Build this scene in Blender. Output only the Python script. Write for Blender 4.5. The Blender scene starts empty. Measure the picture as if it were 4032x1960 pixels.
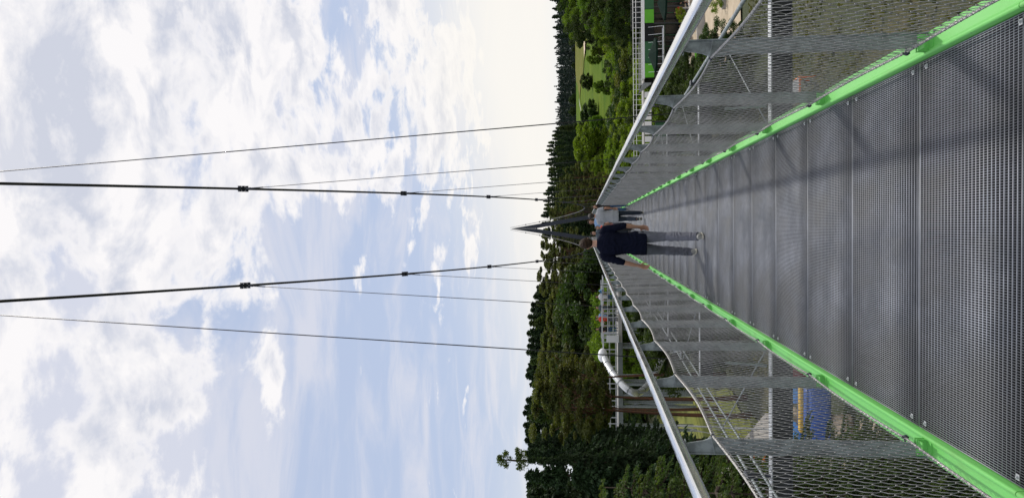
import bpy, math, random
import numpy as np
from mathutils import Vector, Matrix, Quaternion
R = math.radians
C = bpy.context.scene.collection
scn = bpy.context.scene

# ---------------------------------------------------------------- camera
# the photograph is a portrait shot lying on its side: world up points to the left of the picture
F_PX = 3027.0; EYE = Vector((0.117, 0.0, 1.7185))
YAW, PITCH, ROLL = R(1.595), R(5.455), R(0.50)
Fv = Vector((-math.sin(YAW)*math.cos(PITCH), math.cos(YAW)*math.cos(PITCH), math.sin(PITCH)))
Rt = Vector((math.cos(YAW), math.sin(YAW), 0)); Up = Rt.cross(Fv)
q = Quaternion(Fv, ROLL); Rt = q @ Rt; Up = q @ Up
cam_d = bpy.data.cameras.new("camera"); cam = bpy.data.objects.new("camera", cam_d); C.objects.link(cam)
cam_d.sensor_width = 36.0; cam_d.sensor_fit = 'HORIZONTAL'; cam_d.lens = 36.0*F_PX/4032
cam_d.clip_start = 0.05; cam_d.clip_end = 6000
m = Matrix.Identity(4)
for i in range(3):
    m[i][0] = -Up[i]; m[i][1] = Rt[i]; m[i][2] = -Fv[i]; m[i][3] = EYE[i]
cam.matrix_world = m
scn.camera = cam
def ray(u, v):
    return Fv*F_PX + (-Up)*(u-2016) + Rt*(980-v)
def P(u, v, Y):
    """world point on the line of sight of photo pixel (u, v) at forward distance Y"""
    d = ray(u, v); t = Y/d.y
    return EYE + d*t
def PG(u, v, z):
    d = ray(u, v); t = (z-EYE.z)/d.z
    return EYE + d*t

# ---------------------------------------------------------------- exposure, sun, sky
scn.view_settings.view_transform = 'Standard'; scn.view_settings.look = 'None'
scn.view_settings.exposure = 0.0; scn.view_settings.gamma = 1.0
SUN_AZ, SUN_EL = R(30), R(50)
sun_dir = Vector((math.sin(SUN_AZ)*math.cos(SUN_EL), math.cos(SUN_AZ)*math.cos(SUN_EL), math.sin(SUN_EL)))
sd = bpy.data.lights.new("sun", 'SUN'); sd.energy = 2.3; sd.angle = R(2.5); sd.color = (1.0, 0.95, 0.86)
so = bpy.data.objects.new("sun", sd); C.objects.link(so)
so.rotation_euler = sun_dir.to_track_quat('Z', 'Y').to_euler()

class NT:
    """tiny helper for node trees"""
    def __init__(s, tree): s.t = tree; s.n = tree.nodes; s.l = tree.links
    def link(s, a, b): s.l.new(a, b)
    def put(s, node, key, val):
        if val is None: return
        if hasattr(val, 'is_output') or isinstance(val, bpy.types.NodeSocket): s.l.new(val, node.inputs[key])
        else: node.inputs[key].default_value = val
    def math(s, op, a, b=None, c=None, clamp=False):
        n = s.n.new('ShaderNodeMath'); n.operation = op; n.use_clamp = clamp
        s.put(n, 0, a); s.put(n, 1, b); s.put(n, 2, c); return n.outputs[0]
    def vmath(s, op, a, b=None, sc=None):
        n = s.n.new('ShaderNodeVectorMath'); n.operation = op
        s.put(n, 0, a); s.put(n, 1, b)
        if sc is not None: s.put(n, 'Scale', sc)
        return n.outputs[0]
    def noise(s, vec, scale, detail=5, rough=.55, dist=0, out='Fac'):
        n = s.n.new('ShaderNodeTexNoise'); s.put(n, 'Vector', vec); n.inputs['Scale'].default_value = scale
        n.inputs['Detail'].default_value = detail; n.inputs['Roughness'].default_value = rough
        n.inputs['Distortion'].default_value = dist; return n.outputs[out]
    def sep(s, v): n = s.n.new('ShaderNodeSeparateXYZ'); s.put(n, 0, v); return n.outputs
    def comb(s, x, y, z):
        n = s.n.new('ShaderNodeCombineXYZ'); s.put(n, 0, x); s.put(n, 1, y); s.put(n, 2, z); return n.outputs[0]
    def rng(s, v, a, b, c=0., d=1., smooth=False):
        n = s.n.new('ShaderNodeMapRange'); n.clamp = True
        if smooth: n.interpolation_type = 'SMOOTHSTEP'
        s.put(n, 0, v); n.inputs[1].default_value = a; n.inputs[2].default_value = b
        n.inputs[3].default_value = c; n.inputs[4].default_value = d; return n.outputs[0]
    def mix(s, f, a, b):
        n = s.n.new('ShaderNodeMix'); n.data_type = 'RGBA'
        s.put(n, 0, f); s.put(n, 6, c4(a)); s.put(n, 7, c4(b)); return n.outputs[2]
def c4(c):
    if isinstance(c, (tuple, list)) and len(c) == 3: return (c[0], c[1], c[2], 1.0)
    return c

w = bpy.data.worlds.new("World"); scn.world = w; w.use_nodes = True
def build_world():
    t = NT(w.node_tree); t.n.clear()
    out = t.n.new('ShaderNodeOutputWorld'); bg = t.n.new('ShaderNodeBackground'); bg.inputs['Strength'].default_value = 0.10
    t.link(bg.outputs[0], out.inputs['Surface'])
    sky = t.n.new('ShaderNodeTexSky'); sky.sky_type = 'NISHITA'; sky.sun_disc = False
    sky.sun_elevation = SUN_EL; sky.sun_rotation = SUN_AZ; sky.altitude = 500; sky.air_density = 1.0; sky.dust_density = 1.2; sky.ozone_density = 1.0
    tc = t.n.new('ShaderNodeTexCoord'); D = tc.outputs['Generated']
    x, y, z = t.sep(D)[:3]
    # flat cloud layer seen in perspective
    zz = t.math('MAXIMUM', z, 0.0)
    den = t.math('ADD', zz, 0.16)
    px = t.math('DIVIDE', x, den); py = t.math('DIVIDE', y, den)
    pv = t.comb(px, py, 0.0)
    az = t.math('DIVIDE', x, t.math('MAXIMUM', y, 0.05))        # sideways slope
    el = t.math('DIVIDE', z, t.math('MAXIMUM', t.math('SQRT', t.math('ADD', t.math('MULTIPLY', x, x), t.math('MULTIPLY', y, y))), 0.05))
    warp = t.vmath('SCALE', t.vmath('SUBTRACT', t.noise(pv, 1.3, 3, .5, 0, 'Color'), (0.5, 0.5, 0.5)), None, 0.30)
    pw = t.vmath('ADD', pv, warp)
    def density(off):
        q_ = t.vmath('ADD', pw, off)
        big = t.noise(q_, CL['big'], 2, .5)
        fine = t.noise(q_, CL['mid'], 10, .58, .08)
        return t.math('ADD', t.math('MULTIPLY', big, .42), t.math('MULTIPLY', fine, .58))
    d0 = density(CL['off']); 
    o2 = (CL['off'][0]+.07, CL['off'][1]+.10, 0)
    d1 = density(o2)
    # coverage: more cloud to the right and high up, clear lower left
    cov = t.math('MULTIPLY', t.rng(az, -.22, .16, -.5, 1.0, True), 0.105)
    cov = t.math('ADD', cov, t.math('MULTIPLY', t.rng(el, .30, .62, 0, 1, True), .13))
    def blob(a0, e0, ra, re, k):
        da = t.math('DIVIDE', t.math('SUBTRACT', az, a0), ra); de = t.math('DIVIDE', t.math('SUBTRACT', el, e0), re)
        r2 = t.math('ADD', t.math('MULTIPLY', da, da), t.math('MULTIPLY', de, de))
        return t.math('MULTIPLY', t.math('POWER', 2.718, t.math('MULTIPLY', r2, -1.0)), k)
    for b in CL['blobs']:
        cov = t.math('ADD', cov, blob(*b))
    cov = t.math('SUBTRACT', cov, t.math('MULTIPLY', t.rng(el, .16, .06, 0, 1, True), .30))
    s0 = t.math('ADD', d0, cov)
    mask = t.rng(s0, CL['lo'], CL['hi'], 0, 1, True)
    # thin veil
    vn = t.noise(t.vmath('MULTIPLY', pw, (1.1, 2.4, 1)), 1.6, 9, .6, .6)
    veil = t.math('MULTIPLY', t.rng(t.math('ADD', vn, t.math('MULTIPLY', t.rng(el, .25, .62), .22)), .44, .72, 0, 1, True), CL['veil'])
    # form: thin edges glow, thick parts turn lavender grey in lumps, the side away from the sun more so
    lump = t.noise(t.vmath('ADD', pw, (1.7, .4, 0)), CL['lump'], 7, .6, .3)
    thick = t.rng(s0, CL['lo']+.035, CL['lo']+.17, 0, 1, True)
    edge = t.rng(t.math('SUBTRACT', d1, d0), -.07, .07, 0, .5)
    shade = t.math('MULTIPLY', thick, t.math('ADD', t.rng(lump, .40, .60, -.1, .95), t.math('SUBTRACT', edge, .15)), None, True)
    cc = t.mix(shade, CL['white'], CL['grey'])
    base = t.mix(CL['pale'], sky.outputs[0], CL['blue'])
    c1 = t.mix(veil, base, CL['veilc'])
    c2 = t.mix(mask, c1, cc)
    hz = t.rng(t.math('SUBTRACT', el, t.rng(az, -.25, .2, -.07, .07)), .26, .03, 0, 1, True)
    c3 = t.mix(t.math('MULTIPLY', t.math('POWER', hz, 1.6), .93), c2, CL['cream'])
    c3b = t.mix(t.rng(el, .055, .0, 0, .6, True), c3, CL['low'])
    below = t.rng(z, 0.0, -.05, 0, 1)
    c4_ = t.mix(below, c3b, (1.2, 1.5, 1.2))
    t.link(c4_, bg.inputs['Color'])
CL = dict(big=2.6, mid=7.6, lump=7.0, off=(3.1, 7.4, 0), lo=.542, hi=.630, veil=.68,
          white=(9.7, 9.5, 9.6), grey=(6.3, 6.6, 7.6), blue=(5.2, 6.05, 8.0), pale=.86, veilc=(7.7, 7.7, 8.4),
          cream=(9.9, 9.55, 8.9), low=(6.9, 8.0, 9.2),
          blobs=[(.17, .525, .12, .030, -.14), (-.07, .72, .06, .04, -.08), (-.03, .35, .09, .08, -.12), (-.30, .42, .10, .05, -.08), (-.27, .30, .16, .08, -.05),
                 (-.24, .415, .10, .020, .18), (-.05, .30, .03, .02, .12), (-.19, .31, .025, .018, .14), (-.24, .32, .03, .012, .15), (.16, .66, .22, .08, .04), (.20, .34, .14, .12, .04), (-.14, .60, .14, .09, .06), (-.30, .62, .12, .10, .05)])
build_world()

# ---------------------------------------------------------------- object helpers
def tag(o, label=None, cat=None, group=None, kind=None):
    if label: o['label'] = label
    if cat: o['category'] = cat
    if group: o['group'] = group
    if kind: o['kind'] = kind
    return o
def empty(name, loc=(0, 0, 0), rz=0.0, label=None, cat=None, group=None, kind=None):
    o = bpy.data.objects.new(name, None); C.objects.link(o); o.location = loc; o.rotation_euler = (0, 0, rz)
    o.empty_display_size = .2
    return tag(o, label, cat, group, kind)
def link(name, me, parent=None, loc=None):
    o = bpy.data.objects.new(name, me); C.objects.link(o)
    if parent: o.parent = parent
    if loc is not None: o.location = loc
    return o
def kids(o): return [c for c in bpy.data.objects if c.parent == o]
def copy_tree(o, parent=None):
    c = o.copy(); C.objects.link(c)
    if parent: c.parent = parent
    for ch in list(o.children): copy_tree(ch, c)
    return c

class MB:
    def __init__(s): s.v = []; s.f = []; s.mi = []
    def add(s, vs, fs, mi=0):
        n = len(s.v); s.v.extend([tuple(p) for p in vs]); s.f.extend([tuple(i+n for i in f) for f in fs]); s.mi.extend([mi]*len(fs)); return s
    def box(s, c, d, mi=0, rot=None):
        x, y, z = d[0]/2, d[1]/2, d[2]/2
        vs = [Vector((a*x, b*y, e*z)) for a in (-1, 1) for b in (-1, 1) for e in (-1, 1)]
        if rot is not None: vs = [rot @ v for v in vs]
        c = Vector(c)
        return s.add([v+c for v in vs], [(0, 1, 3, 2), (4, 6, 7, 5), (0, 4, 5, 1), (2, 3, 7, 6), (0, 2, 6, 4), (1, 5, 7, 3)], mi)
    def box2(s, a, b, mi=0):
        return s.box([(a[i]+b[i])/2 for i in range(3)], [abs(b[i]-a[i]) for i in range(3)], mi)
    def tube(s, pts, r, n=8, mi=0, ref=(0, 0, 1), cap=True, ell=None):
        """round tube; r a number or one per point; ell = (rx, ry) scale pair per point"""
        pts = [Vector(p) for p in pts]; N = len(pts)
        rs = r if isinstance(r, (list, tuple)) else [r]*N
        vs = []; prev = None
        for i, p in enumerate(pts):
            t = (pts[min(i+1, N-1)]-pts[max(i-1, 0)])
            if t.length < 1e-9: t = Vector((0, 0, 1))
            t.normalize()
            if prev is None:
                rf = Vector(ref)
                if abs(rf.normalized().dot(t)) > .96: rf = Vector((1, 0, 0)) if abs(t.x) < .9 else Vector((0, 1, 0))
                a = (rf - t*rf.dot(t)).normalized()
            else:
                a = prev - t*prev.dot(t)
                a = a.normalized() if a.length > 1e-6 else prev
            prev = a; b = t.cross(a)
            ri = rs[i]; ra, rb = (ri, ri) if not isinstance(ri, (tuple, list)) else ri
            for k in range(n):
                an = 2*math.pi*k/n
                vs.append(p + a*(math.cos(an)*ra) + b*(math.sin(an)*rb))
        fs = [(i*n+k, i*n+(k+1) % n, (i+1)*n+(k+1) % n, (i+1)*n+k) for i in range(N-1) for k in range(n)]
        if cap: fs += [tuple(range(n-1, -1, -1)), tuple((N-1)*n+k for k in range(n))]
        return s.add(vs, fs, mi)
    def prism(s, poly, axis, a, b, mi=0):
        """extrude a 2-D outline along axis ('x','y','z') from a to b"""
        def mk(p, t):
            return {'x': (t, p[0], p[1]), 'y': (p[0], t, p[1]), 'z': (p[0], p[1], t)}[axis]
        n = len(poly)
        vs = [mk(p, a) for p in poly]+[mk(p, b) for p in poly]
        fs = [(i, (i+1) % n, n+(i+1) % n, n+i) for i in range(n)]+[tuple(range(n-1, -1, -1)), tuple(range(n, 2*n))]
        return s.add(vs, fs, mi)
    def ball(s, c, r, nu=10, nv=7, mi=0, rnd=0, seed=0):
        rr = r if isinstance(r, (tuple, list)) else (r, r, r)
        rg = random.Random(seed); c = Vector(c); vs = [c+Vector((0, 0, -rr[2]))]
        for j in range(1, nv):
            ph = -math.pi/2+math.pi*j/nv
            for i in range(nu):
                th = 2*math.pi*i/nu; k = 1+rnd*(rg.random()-.5)
                vs.append(c+Vector((rr[0]*k*math.cos(ph)*math.cos(th), rr[1]*k*math.cos(ph)*math.sin(th), rr[2]*k*math.sin(ph))))
        vs.append(c+Vector((0, 0, rr[2]))); L = len(vs)-1
        fs = [(0, 1+(i+1) % nu, 1+i) for i in range(nu)]
        for j in range(nv-2):
            for i in range(nu):
                a = 1+j*nu; fs.append((a+i, a+(i+1) % nu, a+nu+(i+1) % nu, a+nu+i))
        a = 1+(nv-2)*nu; fs += [(a+i, a+(i+1) % nu, L) for i in range(nu)]
        return s.add(vs, fs, mi)
    def mesh(s, name, mats, smooth=False):
        me = bpy.data.meshes.new(name); me.from_pydata(s.v, [], s.f)
        for mt in (mats if isinstance(mats, (list, tuple)) else [mats]): me.materials.append(mt)
        if len(set(s.mi)) > 1: me.polygons.foreach_set('material_index', s.mi)
        me.update()
        import bmesh as _b
        bm = _b.new(); bm.from_mesh(me); _b.ops.recalc_face_normals(bm, faces=bm.faces); bm.to_mesh(me); bm.free()
        if smooth:
            me.polygons.foreach_set('use_smooth', [True]*len(me.polygons))
            if smooth == 'auto': me.set_sharp_from_angle(angle=R(38))
        return me
    def build(s, name, mats, parent=None, smooth=False, loc=None):
        return link(name, s.mesh(name, mats, smooth), parent, loc)
def fast_mesh(name, V, F, mats, mi=None, smooth=False):
    """V (n,3) array, F (m,k) array, all faces k-sided"""
    me = bpy.data.meshes.new(name); k = F.shape[1]
    me.vertices.add(len(V)); me.vertices.foreach_set('co', np.asarray(V, dtype=np.float32).ravel())
    me.loops.add(F.size); me.loops.foreach_set('vertex_index', F.astype(np.int32).ravel())
    me.polygons.add(len(F)); me.polygons.foreach_set('loop_start', (np.arange(len(F))*k).astype(np.int32))
    try: me.polygons.foreach_set('loop_total', np.full(len(F), k, dtype=np.int32))
    except Exception: pass
    for mt in (mats if isinstance(mats, (list, tuple)) else [mats]): me.materials.append(mt)
    if mi is not None: me.polygons.foreach_set('material_index', np.asarray(mi, dtype=np.int32))
    if smooth: me.polygons.foreach_set('use_smooth', np.ones(len(F), dtype=bool))
    me.update(calc_edges=True); return me

# ---------------------------------------------------------------- materials
M = {}
def mat(name, col, rough=.6, metal=0.0, var=.12, scale=6.0, bump=0.0, bscale=None, spec=.5, col2=None, translucent=0.0, coords='Object', detail=6, stretch=None, lo=.35, hi=.65, coat=0):
    m_ = bpy.data.materials.new(name); m_.use_nodes = True; t = NT(m_.node_tree)
    b = t.n['Principled BSDF']
    tc = t.n.new('ShaderNodeTexCoord'); vec = tc.outputs[coords]
    if coords == 'World':
        pass
    if stretch: vec = t.vmath('MULTIPLY', vec, stretch)
    nz = t.noise(vec, scale, detail, .6)
    c2 = col2 if col2 else tuple(min(1, c*(1+var)) for c in col)
    c1 = col if col2 else tuple(c*(1-var) for c in col)
    t.link(t.mix(t.rng(nz, lo, hi), c1, c2), b.inputs['Base Color'])
    b.inputs['Metallic'].default_value = metal; b.inputs['Specular IOR Level'].default_value = spec
    t.link(t.rng(t.noise(vec, scale*2.3, 4), .3, .7, max(.02, rough-.09), min(1, rough+.09)), b.inputs['Roughness'])
    if coat: b.inputs['Coat Weight'].default_value = coat; b.inputs['Coat Roughness'].default_value = .15
    if bump:
        bn = t.n.new('ShaderNodeBump'); bn.inputs['Strength'].default_value = bump; bn.inputs['Distance'].default_value = .02
        t.link(t.noise(vec, bscale or scale*3, 6), bn.inputs['Height']); t.link(bn.outputs[0], b.inputs['Normal'])
    if translucent:
        o = t.n['Material Output']; tr = t.n.new('ShaderNodeBsdfTranslucent'); mx = t.n.new('ShaderNodeMixShader')
        cm = t.mix(t.rng(nz, lo, hi), tuple(min(1, c*k) for c, k in zip(c1, (1.25, 1.5, .55))), tuple(min(1, c*k) for c, k in zip(c2, (1.25, 1.5, .55))))
        t.link(cm, tr.inputs[0]); mx.inputs[0].default_value = translucent
        t.link(b.outputs[0], mx.inputs[1]); t.link(tr.outputs[0], mx.inputs[2]); t.link(mx.outputs[0], o.inputs[0])
    M[name] = m_; return m_
mat('galvanised', (.24, .27, .28), .5, .35, .30, 14, .15, 40, .5, None, 0, 'Object', 8, None, .40, .60)
def grating_mat():
    m_ = bpy.data.materials.new('grating_steel'); m_.use_nodes = True; t = NT(m_.node_tree); b = t.n['Principled BSDF']
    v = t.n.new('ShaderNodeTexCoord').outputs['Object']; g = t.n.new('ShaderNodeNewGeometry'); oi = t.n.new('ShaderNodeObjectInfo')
    up = t.rng(t.sep(g.outputs['Normal'])[2], .5, .9)          # bar tops are polished by shoes, the flanks are coloured near black as the shade between bars
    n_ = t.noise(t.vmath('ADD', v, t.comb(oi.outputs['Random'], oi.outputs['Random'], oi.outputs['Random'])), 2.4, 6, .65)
    worn = t.mix(t.rng(n_, .35, .65), (.29, .315, .365), (.52, .55, .62)); flank_shade = t.mix(t.rng(n_, .35, .65), (.030, .033, .038), (.055, .058, .062))
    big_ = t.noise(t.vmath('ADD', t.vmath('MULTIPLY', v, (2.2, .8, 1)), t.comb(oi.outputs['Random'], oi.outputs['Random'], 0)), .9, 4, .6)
    worn = t.mix(t.rng(big_, .42, .62), worn, (.36, .37, .385)); t.link(t.mix(up, flank_shade, worn), b.inputs['Base Color']); b.inputs['Metallic'].default_value = .25; b.inputs['Roughness'].default_value = .5; M['grating_steel'] = m_
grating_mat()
mat('stainless', (.78, .79, .80), .2, 1.0, .04, 2)
mat('net_wire', (.38, .375, .37), .45, .5, .15, 20)
mat('rope_wire', (.42, .41, .40), .40, .70, .35, 90, .5, 160)
def paint_mat():
    m_ = bpy.data.materials.new('green_paint'); m_.use_nodes = True; t = NT(m_.node_tree); b = t.n['Principled BSDF']
    tc = t.n.new('ShaderNodeTexCoord'); v = tc.outputs['Object']; oi = t.n.new('ShaderNodeObjectInfo'); r_ = t.comb(0, t.math('MULTIPLY', oi.outputs['Random'], 50.0), 0)
    v2 = t.vmath('ADD', v, r_); a = t.noise(t.vmath('MULTIPLY', v2, (1, .25, 1)), 9, 8, .65); c = t.noise(v2, 45, 5, .7); d = t.noise(t.vmath('MULTIPLY', v2, (1, .5, 1)), 2.0, 4)
    col = t.mix(t.rng(d, .3, .7), (.145, .53, .105), (.175, .56, .135)); col = t.mix(t.math('MULTIPLY', t.rng(a, .54, .70), .45), col, (.15, .27, .09)); col = t.mix(t.math('MULTIPLY', t.rng(c, .66, .72), .7), col, (.12, .15, .08))
    t.link(col, b.inputs['Base Color']); t.link(t.rng(a, .3, .7, .42, .62), b.inputs['Roughness']); b.inputs['Specular IOR Level'].default_value = .4; M['green_paint'] = m_
paint_mat()
mat('cable_steel', (.045, .045, .05), .5, .4, .2, 30)
mat('clamp_steel', (.04, .045, .06), .55, .3, .2, 20)
mat('tower_paint', (.018, .024, .038), .45, .1, .12, .6)
mat('white_metal', (.72, .74, .76), .45, .1, .06, 2)
mat('dark_steel', (.035, .038, .04), .55, .2, .2, 2)
mat('walk_steel', (.16, .18, .18), .55, .3, .2, 1.5)
mat('beam_steel', (.42, .44, .46), .5, .25, .1, 3)
# ================================================================= the bridge
SEAM = 8.18; BAY = 5.0/3; HW = 0.938; TOWER_Y = 83.5
def cable_z(y): return EYE.z + .02 + .0057*(y-45.7)**2
def cable_x(y):
    return 1.24-.00036*(y-45.7)**2 if y < 45.7 else 1.24-.00079*(y-45.7)**2
bridge = empty('suspension_footbridge', (0, 0, 0), 0, 'long hanging footbridge with steel grating deck, lime green edge beams and wire net sides', 'footbridge')

# --- grating panels
def panel_mesh():
    L = .992; g = MB(); V = []; Fc = []
    def bar(x0, x1, y0, y1, z0, z1):
        n = len(V)
        V.extend([(x, y, z) for x in (x0, x1) for y in (y0, y1) for z in (z0, z1)])
        Fc.extend([tuple(n+i for i in f) for f in ((0, 1, 3, 2), (4, 6, 7, 5), (0, 4, 5, 1), (2, 3, 7, 6), (1, 5, 7, 3), (0, 2, 6, 4))])
    ny = 30
    for j in range(1, ny):
        y = -L/2 + L*j/ny
        bar(-HW+.004, HW-.004, y-.0023, y+.0023, -.030, -.0006)
    nx = 168
    for i in range(1, nx):
        x = -HW+2*HW*i/nx
        bar(x-.00105, x+.00105, -L/2+.004, L/2-.004, -.022, 0)
    bar(-HW, -HW+.0038, -L/2, L/2, -.032, .0012); bar(HW-.0038, HW, -L/2, L/2, -.032, .0012)
    bar(-HW+.0038, HW-.0038, -L/2, -L/2+.0065, -.032, .0014); bar(-HW+.0038, HW-.0038, L/2-.0065, L/2, -.032, .0014)
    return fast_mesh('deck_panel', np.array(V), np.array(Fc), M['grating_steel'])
pm = panel_mesh()
clip = MB(); clip.box((0, 0, .003), (.024, .024, .003)); clip.tube([(0, 0, .004), (0, 0, .009)], .007, 8); clip.tube([(0, 0, .0095), (0, 0, .012)], .004, 6)
clip_me = clip.mesh('clip', M['beam_steel'])
for k in range(-5, 91):
    y = SEAM - 8 + k + .47
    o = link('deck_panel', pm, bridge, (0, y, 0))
    if k >= 2 and k < 26:
        for sx in (-1, 1):
            for sy in (-1, 1):
                link('clip', clip_me, o, (sx*(HW-.035), sy*(.496-.075), 0))
# --- cross beams on the hangers, stringers, wind cables
def beam_(hl):
    cb = MB(); cb.box((0, 0, -.29), (2*hl, .012, .19)); cb.box((0, 0, -.392), (2*hl, .13, .012))
    for x in (-2.3, -1.345, -.8, 0, .8, 1.345, 2.3): cb.box((x, 0, -.29), (.012, .12, .188))
    fl = MB(); fl.box((0, 0, -.19), (2*hl, .13, .012)); return cb.mesh('cross_beam', M['dark_steel']), fl.mesh('top_flange', M['beam_steel'])
bmS, bmL = beam_(2.5), beam_(2.95)
for k in range(-2, 15):
    q_ = bmL if k <= 0 else bmS; o = link('cross_beam', q_[0], bridge, (0, SEAM+5*k, 0)); link('top_flange', q_[1], o)
def wind_z(y): return .24-.028*y+.0002*y*y
for s in (-1, 1):
    b = MB(); b.tube([(s*2.5, y, wind_z(y)) for y in range(-4, 82, 3)], .024 if s > 0 else .016, 8); o = b.build('wind_cable', M['galvanised'], bridge, True)
    if s < 0:
        b = MB(); b.tube([(s*2.36, y, wind_z(y)-.05) for y in range(-4, 82, 3)], .014, 8); b.build('wind_cable', M['galvanised'], bridge, True)
    for k in range(-1, 14):
        y = SEAM+5*k; z = wind_z(y)
        c = MB(); c.box((s*2.5, y, z), (.075, .16, .085)); c.box((s*2.5, y-.12, z), (.05, .03, .10)); c.box((s*2.5, y, (z-.19)/2), (.03, .03, abs(z+.19)))
        c.build('cable_saddle', M['clamp_steel'], o)
        r_ = MB(); r_.tube([(s*2.5, y+1.9, wind_z(y+1.9)), (s*1.10, y+.07, -.21)], .009, 6); r_.build('brace_rod', M['galvanised'], bridge, True)
st = MB()
for x in (-.62, 0, .62): st.box((x, 37, -.10), (.06, 88, .12))
st.build('stringer', M['galvanised'], bridge)

# --- green edge beams, one per 5 m length and side
prof = [(0, -.16), (0, .026), (.0015, .031), (.005, .0355), (.010, .037), (.017, .036), (.022, .032), (.026, .025), (.031, .020), (.040, .018), (.118, .014), (.124, .008), (.124, -.16), (.114, -.16), (.114, .000), (.010, .000), (.010, -.16)]
def beam_mesh(s):
    b = MB(); b.prism([(s*(HW+.006+p[0]), p[1]) for p in prof], 'y', .003, 4.997); return b.mesh('edge_beam', M['green_paint'], 'auto')
bm_ = {s: beam_mesh(s) for s in (-1, 1)}
joint = {}
for s in (-1, 1):
    for k in range(-2, 15):
        link('edge_beam', bm_[s], bridge, (0, SEAM+5*k, 0))

# --- posts
def post_mesh(s):
    b = MB()
    out = [(1.052, -.10), (1.052, 1.215), (1.006, 1.215), (1.000, 1.18), (.990, 1.12), (.976, 1.085), (.974, 1.06), (.980, .95), (.982, .13), (.990, .06), (1.005, .03), (1.005, -.10)]
    b.prism([(s*x, z) for x, z in out], 'y', -.007, .007)
    b.box((s*1.055, 0, .60), (.006, .034, 1.20)); b.box((s*1.012, 0, 1.075), (.080, .030, .006), 0, Matrix.Rotation(s*.22, 3, 'Y')); b.box((s*1.016, 0, 1.214), (.056, .040, .006))
    return b.mesh('post', M['galvanised'])
def bracket_mesh(s):
    b = MB()
    b.box((s*1.006, -.0125, .045), (.084, .010, .062)); b.box((s*1.006, .0125, .045), (.084, .010, .062))
    b.box((s*.985, -.045, .068), (.034, .055, .006)); b.box((s*1.012, 0, .020), (.085, .12, .009))
    return b.mesh('bracket', M['green_paint'])
def hook_mesh(s):
    b = MB(); b.tube([(s*.958, y, z) for y, z in ((-.008, .127), (.0, .139), (.012, .130), (.010, .114), (-.004, .110))], .005, 6)
    b.ball((s*.960, 0, .122), (.014, .016, .014), 10, 6)
    b.tube([(s*.960, 0, .122), (s*.99, 0, .125)], .005, 6)
    b.ball((s*.964, 0, 1.075), (.010, .014, .010), 10, 6); b.tube([(s*.964, 0, 1.075), (s*.985, 0, 1.07)], .005, 6)
    return b.mesh('rope_hook', M['clamp_steel'], True)
pms = {s: (post_mesh(s), bracket_mesh(s), hook_mesh(s)) for s in (-1, 1)}
POSTS = [SEAM+BAY/2+BAY*k for k in range(-6, 44)]
for s in (-1, 1):
    for y in POSTS:
        o = link('post', pms[s][0], bridge, (0, y, 0)); link('bracket', pms[s][1], o); link('rope_hook', pms[s][2], o)

# --- handrails: oval tube in lengths with joint sleeves
def handrail(s):
    b = MB(); y0, y1 = -2.0, 84.0; ring = []
    hw_, hh_, rr_ = .033, .026, .014                 # flattened tube with a crowned top
    for cx_, cz_, a0 in ((hw_-rr_, -hh_+rr_, -90), (hw_-rr_, hh_-rr_, 0), (-hw_+rr_, hh_-rr_, 90), (-hw_+rr_, -hh_+rr_, 180)):
        for a_ in range(0, 91, 18):
            an = R(a0+a_); x_ = cx_+rr_*math.cos(an); z_ = cz_+rr_*math.sin(an)
            ring.append((x_, z_ + (.004*(1-(x_/hw_)**2) if z_ > 0 else 0)))
        if a0 == 0: ring += [(.008, hh_+.0038), (0, hh_+.004), (-.008, hh_+.0038)]
    n = len(ring)
    vs = []; ys = []
    y = y0
    while y <= y1: ys.append(y); y += 1.0
    rg = random.Random(5+s)
    for yy in ys:
        dx = .0015*math.sin(yy*1.3+s)+.001*math.sin(yy*2.9)
        for a, c in ring: vs.append((s*1.017+dx+a, yy, 1.244+.0015*math.sin(yy*1.88)+c))
    fs = [(i*n+k, i*n+(k+1) % n, (i+1)*n+(k+1) % n, (i+1)*n+k) for i in range(len(ys)-1) for k in range(n)]
    b.add(vs, fs); o = b.build('handrail', M['stainless'], bridge, True)
    for k in range(-2, 15):
        j = MB(); yy = SEAM+5*k-1.72
        vs = [(s*1.017+a*1.03, yy+d, 1.244+c*1.03) for d in (-.004, .004) for a, c in ring]
        j.add(vs, [(i, (i+1) % n, n+(i+1) % n, n+i) for i in range(n)])
        j.build('rail_joint', M['cable_steel'], o)
handrail(-1); handrail(1)

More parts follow.
